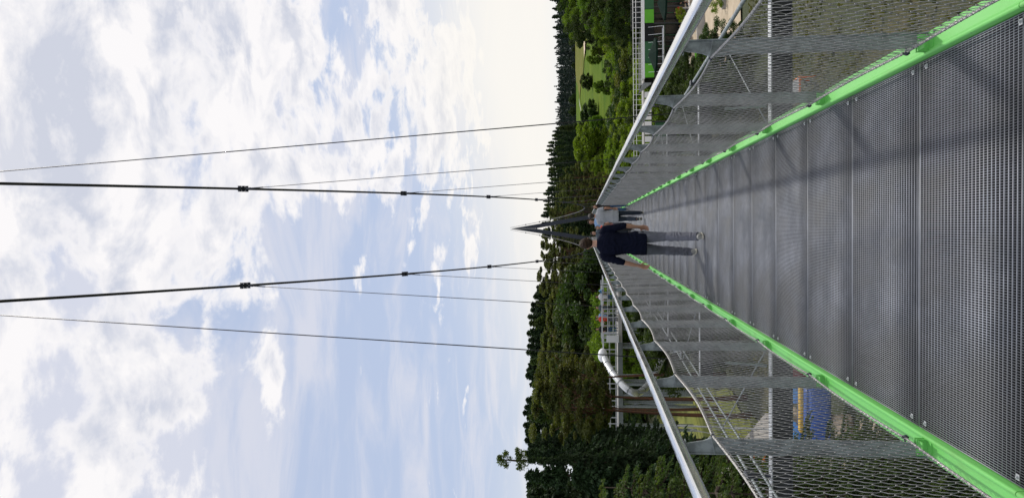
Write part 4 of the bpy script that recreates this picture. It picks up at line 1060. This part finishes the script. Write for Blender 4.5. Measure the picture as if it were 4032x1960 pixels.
# rocks on the bank, left
rr_ = random.Random(4)
RL = 'weathered tan boulder on the brown bank below the left net'
for i in range(110):
    u = rr_.uniform(3100, 3460); v = rr_.uniform(1800, 1925) if i < 92 else rr_.uniform(1660, 1730); Y = 26+rr_.uniform(-3, 3)
    q_ = PG(u, v, -7.0); s = rr_.uniform(.20, .60)
    b = MB(); b.ball((0, 0, 0), (s*rr_.uniform(.8, 1.3), s*rr_.uniform(.7, 1.1), s*rr_.uniform(.5, .9)), 9, 6, 0, .45, i)
    tag(b.build('boulder', M['rock'], None, False, (q_.x, q_.y, zg(q_.x, q_.y)+s*.42)), RL, 'boulder', 'boulders on the bank')
# undergrowth low plants under the bridge as ground cover
def cover():
    rg = np.random.default_rng(5); n = 26000
    y = 8+rg.random(n)**.8*60; x = (rg.random(n)*2-1)*(2+y*.42)
    ph = np.sin(x*.6+1.3)*np.sin(y*.45)+.5*np.sin(x*1.7+y*1.1)
    keep = (ph > -.25) & ~((x > 9) & (y > 59)) & ~((x < -9) & (y > 32)) & ~((x < -3.5) & (x > -14) & (y > 13) & (y < 31))
    x, y = x[keep], y[keep]; z = np.array([zg(a, c) for a, c in zip(x, y)])+rg.random(len(x))**2*.55
    V, F = cards(np.stack([x, y, z], 1), .14, rg, None, .35, .5)
    tag(link('undergrowth', fast_mesh('undergrowth', V, F, M['undergrowth'])), None, None, None, 'stuff')
foliage_mat('undergrowth', (.045, .055, .015), (.14, .125, .035), .3, .25)
cover()

# terrace chairs
mat('chair_dark', (.02, .022, .025), .6, 0, .1, 4)
def chair0():
    e = empty('chair', (0, 0, 0), 0, 'dark chair', 'chair', 'dark terrace chairs')
    b = MB(); b.box((0, 0, .45), (.45, .45, .04)); b.build('seat', M['chair_dark'], e)
    b = MB(); b.box((0, -.22, .72), (.44, .03, .40)); b.build('backrest', M['chair_dark'], e)
    for sx in (-1, 1):
        for sy in (-1, 1): b = MB(); b.tube([(sx*.2, sy*.2, 0), (sx*.2, sy*.2, .45)], .016, 6); b.build('leg', M['chair_dark'], e)
    return e
c0 = chair0()
CH_ = ('beside the planter', 'at the table by the red dressed guests', 'behind the table by the red dressed guests', 'left of the white guest', 'at the table left of the menu board', 'behind the table left of the menu board', 'nearest the handrail on the terrace', 'second from the handrail on the terrace', 'in the parasol shade', 'farthest under the parasol')
for i, (u, v, Y, rz) in enumerate(((2690, 48, 87, .4), (2690, 56, 89.9, 3.0), (2690, 70, 88.6, 1.5), (2690, 112, 87.5, -1.2), (2690, 150, 89, .2), (2690, 152, 91, 3.2), (2690, 96, 85, .3), (2690, 110, 86.2, 2.4), (2690, 205, 90, .1), (2690, 216, 92, 3.0))):
    o = c0 if i == 0 else copy_tree(c0); p = P(u, v, Y); o.location = (p.x, Y, -10.38); o.rotation_euler = (0, 0, rz); o['label'] = 'dark chair '+CH_[i]
b = MB()
for k in range(9):
    x = X_(300)+(X_(-60)-X_(300))*k/8; b.box2((x-.05, BY+2.9, zwl), (x+.05, BY+2.99, zp_))
b.box2((xm+.3, BY+2.9, -8.4), (xr, BY+2.98, -8.3)); wbuild(b, 'window_frame', 'panel_dark_green', bd)
# ================================================================= people
mat('skin', (.46, .255, .175), .5, 0, .05, 8, .03, 40); mat('skin_tan', (.36, .185, .12), .5, 0, .05, 8)
mat('hair_brown', (.014, .0075, .0045), .65, 0, .35, 40, .6, 60, .2, (.046, .024, .012)); mat('hair_dark', (.016, .010, .008), .5, 0, .3, 40, .6, 60)
mat('cloth_navy', (.0035, .005, .016), .95, 0, .15, 6, .5, 9, .15); mat('cloth_grey', (.30, .31, .33), .85, 0, .05, 6, .3, 12)
mat('denim_grey', (.130, .135, .165), .85, 0, .14, 10, .45, 12); mat('denim_dark', (.012, .020, .034), .85, 0, .15, 10, .4, 12)
mat('denim_blue', (.035, .085, .17), .85, 0, .15, 10, .4, 12); mat('cloth_black', (.008, .008, .009), .8, 0, .2, 6)
mat('cloth_light_blue', (.22, .36, .58), .8, 0, .1, 6, .2, 12); mat('cloth_red', (.60, .05, .02), .7, 0, .1, 6); mat('cloth_slate', (.07, .09, .11), .85, 0, .1, 6, .2, 12)
mat('cloth_white', (.65, .65, .65), .8, 0, .05, 6); mat('shoe_pale', (.33, .33, .31), .6, 0, .25, 18); mat('shoe_dark', (.03, .035, .04), .6, 0, .3, 18); mat('sole', (.45, .43, .36), .7, 0, .1, 10)
mat('glasses_black', (.01, .01, .01), .2); mat('lips', (.35, .10, .09), .5); mat('eye', (.02, .015, .012), .2)
from mathutils import noise as mn
def remeshed(mb, name, m_, parent, vox, smooth=2, fold=0.0):
    me = mb.mesh(name+'_raw', m_); o = bpy.data.objects.new(name+'_raw', me); C.objects.link(o)
    r = o.modifiers.new('r', 'REMESH'); r.mode = 'VOXEL'; r.voxel_size = vox
    s = o.modifiers.new('s', 'SMOOTH'); s.iterations = smooth; s.factor = .5
    dg = bpy.context.evaluated_depsgraph_get(); ev = o.evaluated_get(dg)
    nm = bpy.data.meshes.new_from_object(ev); nm.name = name
    bpy.data.objects.remove(o); bpy.data.meshes.remove(me)
    if fold:                                                  # cloth folds: stretched noise pushes the surface in and out
        n_ = len(nm.vertices); co = np.empty(n_*3, dtype=np.float32); no = np.empty(n_*3, dtype=np.float32)
        nm.vertices.foreach_get('co', co); nm.vertex_normals.foreach_get('vector', no); co = co.reshape(-1, 3); no = no.reshape(-1, 3); x, y, z = co.T
        w_ = np.sin(x*13+2*np.sin(z*9+y*6)); a_ = np.sin(z*52+5*x*9+3*np.sin(x*17+z*7)+2*w_)*.55+np.sin(z*31-x*38+y*21+2.5*w_)*.45
        am = .35+.65*(.5+.5*np.sin(z*7.3+x*5+y*4))
        co = co+no*(fold*(1-np.abs(a_)*1.6)*am)[:, None]; nm.vertices.foreach_set('co', co.ravel())
    nm.materials.clear(); nm.materials.append(m_); nm.polygons.foreach_set('use_smooth', [True]*len(nm.polygons))
    return link(name, nm, parent)
def seg(mb, pts, rs, n=10, caps=True):
    """limb with rounded ends; radii may be pairs"""
    pts = [Vector(p) for p in pts]; rs = [r if isinstance(r, (tuple, list)) else (r, r) for r in rs]
    if caps:
        for i, j, k in ((0, 1, 0), (-1, -2, -1)):
            d = (pts[i]-pts[j]).normalized(); p, r = pts[i], rs[i]
            e1, e2 = (p+d*max(r)*.55, (r[0]*.78, r[1]*.78)), (p+d*max(r)*.9, (r[0]*.32, r[1]*.32))
            if k == 0: pts = [e2[0], e1[0]]+pts; rs = [e2[1], e1[1]]+rs
            else: pts = pts+[e1[0], e2[0]]; rs = rs+[e1[1], e2[1]]
    mb.tube(pts, rs, n, 0, (1, 0, 0))
V3 = Vector
def hand(mb, wrist, elbow, palm_n, side, curl=.5, sc=1.0):
    """palm, four curled fingers of unequal length and a thumb off the side"""
    d = (V3(wrist)-V3(elbow)).normalized(); nrm = V3(palm_n); nrm = (nrm-d*nrm.dot(d)).normalized(); ac = d.cross(nrm)*side   # ac points to the thumb
    w_ = V3(wrist)
    mb.tube([w_-d*.02*sc, w_+d*.015*sc, w_+d*.05*sc, w_+d*.092*sc], [(.020*sc, .026*sc), (.018*sc, .030*sc), (.016*sc, .040*sc), (.012*sc, .040*sc)], 10, 0, tuple(nrm))
    for i, (off, L) in enumerate(((.030, .074), (.010, .083), (-.011, .077), (-.031, .060))):
        p = w_+d*.088*sc+ac*off*sc; ang = curl*(.55+.12*i); pts = [p-d*.02*sc]; dd = d.copy()
        for k, l in enumerate((.42, .33, .25)):
            dd = (Matrix.Rotation(ang*(1+.35*k), 3, d.cross(nrm)) @ dd) if True else dd
            pts.append(pts[-1]+dd*(L*l+(.02 if k == 0 else 0))*sc)
        seg(mb, pts, [.0085*sc, .0085*sc, .0078*sc, .0062*sc], 6)
    t0 = w_+d*.025*sc+ac*.028*sc; t1 = t0+(d*.6+ac*.75+nrm*.15).normalized()*.034*sc; t2 = t1+(d*.9+ac*.25+nrm*.35).normalized()*.032*sc; t3 = t2+(d*.95+nrm*.3).normalized()*.024*sc
    seg(mb, [t0, t1, t2, t3], [.013*sc, .0115*sc, .0095*sc, .0075*sc], 6)
def person(label, X, Y, rz, pose, wear, Z=0.0, vox=.009, group=None, H=1.80):
    """pose joints are metres for a 1.80 m figure that faces +Y; +x is its right hand side"""
    e = empty('person', (X, Y, Z), rz, label, 'person', group); k = H/1.80; e.scale = (k, k, k)
    g = dict(hipz=.94, sh=1.47, shw=.185, lean=.0, neck=(0, .01, 1.53), head=(0, .025, 1.665), hturn=0.0,
             elR=(.25, -.02, 1.18), wrR=(.26, .02, .93), elL=(-.25, -.02, 1.18), wrL=(-.26, .02, .93),
             knR=(.095, .02, .50), anR=(.10, 0, .09), knL=(-.095, .02, .50), anL=(-.10, 0, .09), ftR=(0, 1), ftL=(0, 1), toeR=0, toeL=0, curl=.5, pR=(-1, 0, 0), pL=(1, 0, 0), bust=0, slim=1.0); g.update(pose)
    sl_ = g['slim']; ln = g['lean']; SR, SL = V3((g['shw'], ln, g['sh']-.02)), V3((-g['shw'], ln, g['sh']-.02)); HR, HL = V3((.088, 0, g['hipz']-.03)), V3((-.088, 0, g['hipz']-.03))
    el = {1: V3(g['elR']), -1: V3(g['elL'])}; wr = {1: V3(g['wrR']), -1: V3(g['wrL'])}; kn = {1: V3(g['knR']), -1: V3(g['knL'])}; an = {1: V3(g['anR']), -1: V3(g['anL'])}
    ft = {1: V3((g['ftR'][0], g['ftR'][1], 0)), -1: V3((g['ftL'][0], g['ftL'][1], 0))}; toe = {1: g['toeR'], -1: g['toeL']}
    sh = {1: SR, -1: SL}; hp = {1: HR, -1: HL}
    def torso(b, inf, z0=None, z1=None):
        rows = [(g['hipz']-.06, .160, .110, 0), (g['hipz']+.03, .168, .115, .0), (g['hipz']+.13, .148, .100, .15), (g['hipz']+.24, .150, .100, .4), (g['hipz']+.36, .168+g['bust']*.01, .115+g['bust'], .75), (g['sh']-.08, .180, .108, .95), (g['sh']-.01, .165, .085, 1), (g['sh']+.035, .105, .065, 1.05), (g['sh']+.07, .055, .052, 1.1)]
        if z0 is not None: rows = [r for r in rows if r[0] >= z0]
        if z1 is not None: rows = [r for r in rows if r[0] <= z1]
        b.tube([(0, ln*r[3], r[0]) for r in rows], [((r[1]*sl_+inf), (r[2]*sl_+inf)) for r in rows], 16, 0, (1, 0, 0))
    hd = V3(g['head']); nk = V3(g['neck']); ht = g['hturn']; RT_ = Matrix.Rotation(ht, 3, 'Z')
    b = MB(); torso(b, -.006)
    seg(b, [nk-V3((0, .005, .09)), nk, hd-V3((0, .012, .06))], [.056, .052, .054], 10)
    def hp_(x, y, z): return hd+RT_ @ V3((x, y, z))
    # skull, jaw, nose, brow, chin, ears
    b.ball(hp_(0, -.012, .022), (.074, .092, .088), 16, 12); b.tube([hp_(0, .022, .05), hp_(0, .028, 0), hp_(0, .030, -.05), hp_(0, .040, -.092), hp_(0, .040, -.104)], [(.066, .058), (.066, .058), (.056, .052), (.032, .030), (.015, .015)], 14, 0, (math.cos(ht), math.sin(ht), 0))
    b.tube([hp_(0, .086, .018), hp_(0, .100, -.012), hp_(0, .108, -.028), hp_(0, .085, -.036)], [(.008, .008), (.010, .010), (.015, .010), (.008, .006)], 8)
    b.tube([hp_(-.04, .078, .028), hp_(0, .088, .026), hp_(.04, .078, .028)], [.008, .009, .008], 6)
    for s in (-1, 1): b.tube([hp_(s*.072, -.004, .018), hp_(s*.082, -.010, .008), hp_(s*.078, -.004, -.026)], [(.012, .006), (.018, .007), (.008, .005)], 8)
    for s in (-1, 1):
        seg(b, [sh[s]-V3((s*.03, 0, 0)), sh[s]+V3((s*.01, 0, -.03)), sh[s].lerp(el[s], .5), el[s]], [.046, .046*sl_, .040*sl_, .035*sl_], 10)
        seg(b, [el[s], el[s].lerp(wr[s], .35), wr[s].lerp(el[s], .05)], [(.035*sl_, .035*sl_), (.037*sl_, .036*sl_), (.022, .024)], 10)
        hand(b, wr[s], el[s], g['pR'] if s > 0 else g['pL'], s, g['curl'])
        seg(b, [hp[s], hp[s].lerp(kn[s], .5), kn[s]], [.080, .066, .050], 12); seg(b, [kn[s], kn[s].lerp(an[s], .35), an[s]], [.050, .050, .034], 12)
        f = ft[s].normalized(); up = V3((0, 0, toe[s])); b.tube([an[s]-f*.035-V3((0, 0, .03)), an[s]+f*.05-V3((0, 0, .045))+up*.4, an[s]+f*.14-V3((0, 0, .06))+up], [.028, .032, .024], 8)
    body = remeshed(b, 'body', M[wear.get('skin', 'skin')], e, vox*.72, 1)
    # shirt
    b = MB(); hem = wear.get('hem', .80); torso(b, .016, g['hipz']+.02)
    if hem < g['hipz']: b.tube([(0, ln*.1, hem), (0, ln*.1, hem+.05), (0, ln*.1, g['hipz']+.06)], [(.178*sl_, .128*sl_), (.182*sl_, .132*sl_), (.178*sl_, .126*sl_)], 16, 0, (1, 0, 0))
    slv = wear.get('sleeve', .9)
    for s in (-1, 1):
        if slv > 0:
            tip = sh[s].lerp(el[s], min(1, slv)); pts = [sh[s]-V3((s*.06, 0, -.005)), sh[s]+V3((s*.012, 0, -.025)), sh[s].lerp(tip, .55), tip]; rs = [.066, .066, .060*sl_, .058*sl_]
            if slv > 1: tip2 = el[s].lerp(wr[s], slv-1); pts.append(tip2); rs[-1] = .050*sl_; rs.append(.044)
            b.tube(pts, rs, 12, 0, (1, 0, 0))
    rg = random.Random(hash(label) % 1000)
    remeshed(b, 'shirt', M[wear['shirt']], e, vox, 2, .0075)
    # trousers
    b = MB(); b.tube([(0, 0, g['hipz']+.05), (0, 0, g['hipz']-.03), (0, 0, g['hipz']-.12)], [(.162*sl_, .115*sl_), (.170*sl_, .122*sl_), (.150*sl_, .105*sl_)], 16, 0, (1, 0, 0))
    for s in (-1, 1):
        a = an[s]+V3((0, 0, wear.get('cuff', .02))); w2 = wear.get('wide', 1.0)
        pts = [hp[s]+V3((0, 0, .02)), hp[s].lerp(kn[s], .35), hp[s].lerp(kn[s], .75), kn[s], kn[s].lerp(a, .12), kn[s].lerp(a, .45), kn[s].lerp(a, .85), a]
        b.tube(pts, [.094, .088*w2, .072*w2, .066*w2, .071*w2, .066*w2, .058*w2, .060*w2], 14, 0, (1, 0, 0))
    remeshed(b, 'trousers', M[wear['legs']], e, vox, 2, .0075)
    # shoes with soles
    for s in (-1, 1):
        f = ft[s].normalized(); sd_ = V3((f.y, -f.x, 0)); u_ = toe[s]; a = an[s]
        b = MB(); b.tube([a-f*.065-V3((0, 0, .035)), a-f*.02-V3((0, 0, .025)), a+f*.06-V3((0, 0, .042))+V3((0, 0, u_*.5)), a+f*.15-V3((0, 0, .058))+V3((0, 0, u_)), a+f*.185-V3((0, 0, .065))+V3((0, 0, u_*1.1))], [(.034, .040), (.046, .050), (.046, .040), (.046, .028), (.026, .018)], 10, 0, tuple(sd_))
        o = remeshed(b, 'shoe', M[wear.get('shoe', 'shoe_dark')], e, vox*.8, 1)
        b = MB(); b.tube([a-f*.085-V3((0, 0, .078)), a-f*.05-V3((0, 0, .078)), a+f*.06-V3((0, 0, .080))+V3((0, 0, u_*.5)), a+f*.15-V3((0, 0, .080))+V3((0, 0, u_)), a+f*.20-V3((0, 0, .076))+V3((0, 0, u_*1.1))], [(.026, .011), (.040, .013), (.045, .012), (.047, .012), (.024, .010)], 10, 0, tuple(sd_)); b.build('sole', M['sole'], o, True)
    # hair
    b = MB(); hz = wear.get('hair_len', 0)
    b.ball(hp_(0, -.020, .036), (.084, .096, .088), 18, 12, 0, .05, 3)
    b.ball(hp_(0, -.045, -.005), (.074, .066, .070), 14, 10, 0, .05, 4)
    if wear.get('front_open', True): b.ball(hp_(0, .045, .092), (.058, .045, .030), 12, 8, 0, .08, 5)
    for j in range(46):
        r_ = random.Random(j); a = r_.uniform(0, 6.28); ph = r_.uniform(-.2, 1.4); n_ = V3((math.cos(a)*math.cos(ph), math.sin(a)*math.cos(ph), math.sin(ph)))
        if n_.y > .5 and n_.z < .55: continue
        c = hp_(n_.x*.078, -.020+n_.y*.088, .036+n_.z*.082); b.tube([c, c+n_*.010+V3((r_.uniform(-.012, .012), r_.uniform(-.012, .012), r_.uniform(-.012, .012)))], [.012, .006], 6)
    if hz:
        for s in (-1, 0, 1):
            b.tube([hp_(s*.055, -.055, .02), hp_(s*.075, -.060, -.06), hp_(s*.070, -.055, -.06-hz)], [(.040, .036), (.044, .034), (.022, .018)], 10)
    remeshed(b, 'hair', M[wear.get('hair', 'hair_brown')], e, vox*.8, 1)
    if wear.get('face'):
        for s in (-1, 1):
            b = MB(); b.ball(hp_(s*.028, .078, .004), (.011, .007, .006), 8, 6); b.build('eye', M['eye'], e, True)
        b = MB(); b.tube([hp_(-.022, .080, -.060), hp_(0, .088, -.061), hp_(.022, .080, -.060)], [.003, .005, .003], 6); b.build('lips', M['lips'], e, True)
    if wear.get('glasses'):
        b = MB()
        for s in (-1, 1):
            ring = [hp_(s*.030+.022*math.cos(t_), .094, .004+.016*math.sin(t_)) for t_ in [i*math.pi/5 for i in range(11)]]; b.tube(ring, .0028, 5)
            b.tube([hp_(s*.050, .094, .008), hp_(s*.078, .0, .012)], .0025, 5)
        b.tube([hp_(-.008, .096, .006), hp_(.008, .096, .006)], .0025, 5); b.build('glasses', M['glasses_black'], e, True)
    return e

pR, pL = PG(2770, 948, 0.0), PG(2744, 993, 0.0)
Ym = 11.75; xc = P(2420, 958, Ym).x
# walker in navy: back to the camera, mid stride
man = person('man in navy jumper and grey jeans walking away, back to the camera', xc, Ym, R(2), dict(
    hipz=.93, sh=1.475, shw=.195, head=(.0, .055, 1.68), neck=(0, .02, 1.545), hturn=.25, lean=.01,
    elR=(.265, -.03, 1.14), wrR=(.245, .06, .90), elL=(-.285, -.02, 1.17), wrL=(-.345, .07, .90), pR=(-.3, -.9, 0), pL=(.3, -.9, 0), curl=.55,
    knR=(.095, -.02, .50), anR=(.085, -.36, .10), knL=(-.110, .24, .53), anL=(-.135, .36, .095), ftR=(.15, 1), ftL=(-.12, 1), toeR=-.0, toeL=.03),
    dict(shirt='cloth_navy', legs='denim_grey', hem=.80, sleeve=1.12, shoe='shoe_pale', hair='hair_brown', cuff=-.015, wide=1.0), H=1.80, vox=.008)
Yg = 22.9
person('man in grey t-shirt and dark jeans walking away near the right net', P(2440, 851, Yg).x, Yg, R(-2), dict(
    sh=1.46, shw=.195, head=(.02, .07, 1.64), neck=(0, .04, 1.53), lean=.04, slim=1.12,
    elR=(.27, -.06, 1.20), wrR=(.25, -.02, .97), elL=(-.27, .02, 1.20), wrL=(-.20, .12, .99), pR=(-.2, -1, 0),
    knR=(.10, .08, .50), anR=(.10, .06, .095), knL=(-.09, .05, .52), anL=(-.09, -.32, .24), toeL=-.09),
    dict(shirt='cloth_grey', legs='denim_dark', hem=.80, sleeve=.75, shoe='shoe_dark', hair='hair_dark', cuff=.0, skin='skin_tan'), H=1.66, vox=.010)
person('woman in black top and blue jeans leaning on the right handrail, facing the camera', P(2400, 817, 31).x, 31, R(180), dict(
    sh=1.46, shw=.165, slim=.9, bust=.012, elR=(.27, .02, 1.20), wrR=(.28, .06, .98), elL=(-.30, .06, 1.28), wrL=(-.30, .12, 1.38), head=(-.03, .03, 1.66)),
    dict(shirt='cloth_black', legs='denim_blue', hem=.90, sleeve=.12, hair='hair_brown', hair_len=.16, face=True), H=1.45, vox=.012)
person('woman with glasses in light blue jacket walking toward the camera', P(2400, 874, 29).x, 29, R(184), dict(
    sh=1.46, shw=.17, slim=.95, bust=.012, elR=(.25, .0, 1.18), wrR=(.18, .16, 1.10), elL=(-.25, 0, 1.18), wrL=(-.22, .14, 1.05), knR=(.09, .10, .50)),
    dict(shirt='cloth_light_blue', legs='denim_grey', hem=.82, sleeve=1.7, hair='hair_brown', hair_len=.20, face=True, glasses=True), H=1.63, vox=.012)
ch = person('child in red vest over black trousers walking toward the camera', P(2400, 896, 27.5).x, 27.5, R(176), dict(shw=.16, slim=.92, elR=(.24, .03, 1.18), wrR=(.20, .18, 1.12), elL=(-.24, .03, 1.18), wrL=(-.16, .18, 1.14)),
    dict(shirt='cloth_red', legs='cloth_black', hem=.84, sleeve=.30, hair='hair_dark', face=True), H=1.38, vox=.013)
person('person in slate grey t-shirt half hidden behind the man in navy', P(2400, 922, 29.5).x, 29.5, R(200), dict(shw=.175, lean=.06, head=(0, .13, 1.62), neck=(0, .08, 1.52), elR=(.26, .06, 1.20), wrR=(.16, .26, 1.16), elL=(-.26, .05, 1.2), wrL=(-.24, .2, 1.05)),
    dict(shirt='cloth_slate', legs='denim_dark', hem=.82, sleeve=.6, hair='hair_brown', face=True), H=1.56, vox=.012)
# small people on the raised walkway and the terrace
def small(label, u, v, Y, zfloor, rz, shirt, legs, H=1.7, seated=False, group=None, hair='hair_brown'):
    p = P(u, v, Y); pz = dict(elR=(.25, .03, 1.2), wrR=(.18, .2, 1.08), shw=.17)
    if seated: pz.update(dict(knR=(.10, .42, .90), anR=(.10, .40, .50), knL=(-.10, .42, .90), anL=(-.10, .44, .50))); zfloor -= .42
    return person(label, p.x, Y, rz, pz, dict(shirt=shirt, legs=legs, hem=.85, sleeve=.6, hair=hair, hair_len=.0), Z=zfloor, vox=.022, H=H, group=group)
G1 = 'visitors on the raised walkway'
for (lab, v, sh_, lg, rz) in (('visitor in white top standing first on the raised walkway platform', 1168, 'cloth_white', 'denim_blue', 160), ('visitor in dark top beside the platform middle post', 1212, 'cloth_slate', 'denim_dark', 200),
        ('visitor in blue top at the walkway railing', 1246, 'cloth_light_blue', 'denim_dark', 170), ('visitor in red top behind the walkway railing', 1256, 'cloth_red', 'denim_grey', 150), ('visitor in black top near the cabinet end of the platform', 1296, 'cloth_black', 'denim_blue', 190)):
    small(lab, 2400, v, WY-1.5, zf+.02, R(rz), sh_, lg, group=G1)
G2 = 'guests on the terrace'
for (lab, u, v, Y, sh_, lg, rz, st_) in (('guest in red top and pale trousers standing by the terrace planter', 2700, 34, 90, 'cloth_red', 'cloth_white', 120, False), ('guest in dark red top behind the red dressed guest', 2700, 50, 91, 'mat_red', 'denim_dark', 200, False),
        ('guest in black sitting at the right terrace table', 2690, 12, 89, 'cloth_black', 'denim_dark', 90, True), ('guest in white sitting left of the planter', 2690, 96, 88, 'cloth_white', 'denim_blue', 250, True),
        ('guest in pale shirt sitting in the middle of the terrace', 2690, 84, 89.5, 'cloth_white', 'denim_dark', 160, True), ('guest in light blue sitting beside the pale shirted guest', 2690, 104, 90, 'cloth_light_blue', 'denim_dark', 180, True),
        ('guest in slate blue sitting below the menu board', 2680, 138, 91, 'cloth_slate', 'denim_blue', 200, True), ('guest in red cap colours sitting in the parasol shade', 2680, 190, 91, 'cloth_red', 'denim_dark', 140, True),
        ('guest in white sitting farthest under the dark parasol', 2680, 205, 92, 'cloth_white', 'denim_dark', 220, True), ('guest in black leaning near the menu board', 2680, 150, 92, 'cloth_black', 'denim_dark', 170, False)):
    small(lab, u, v, Y, -10.36, R(rz), sh_, lg, seated=st_, group=G2)
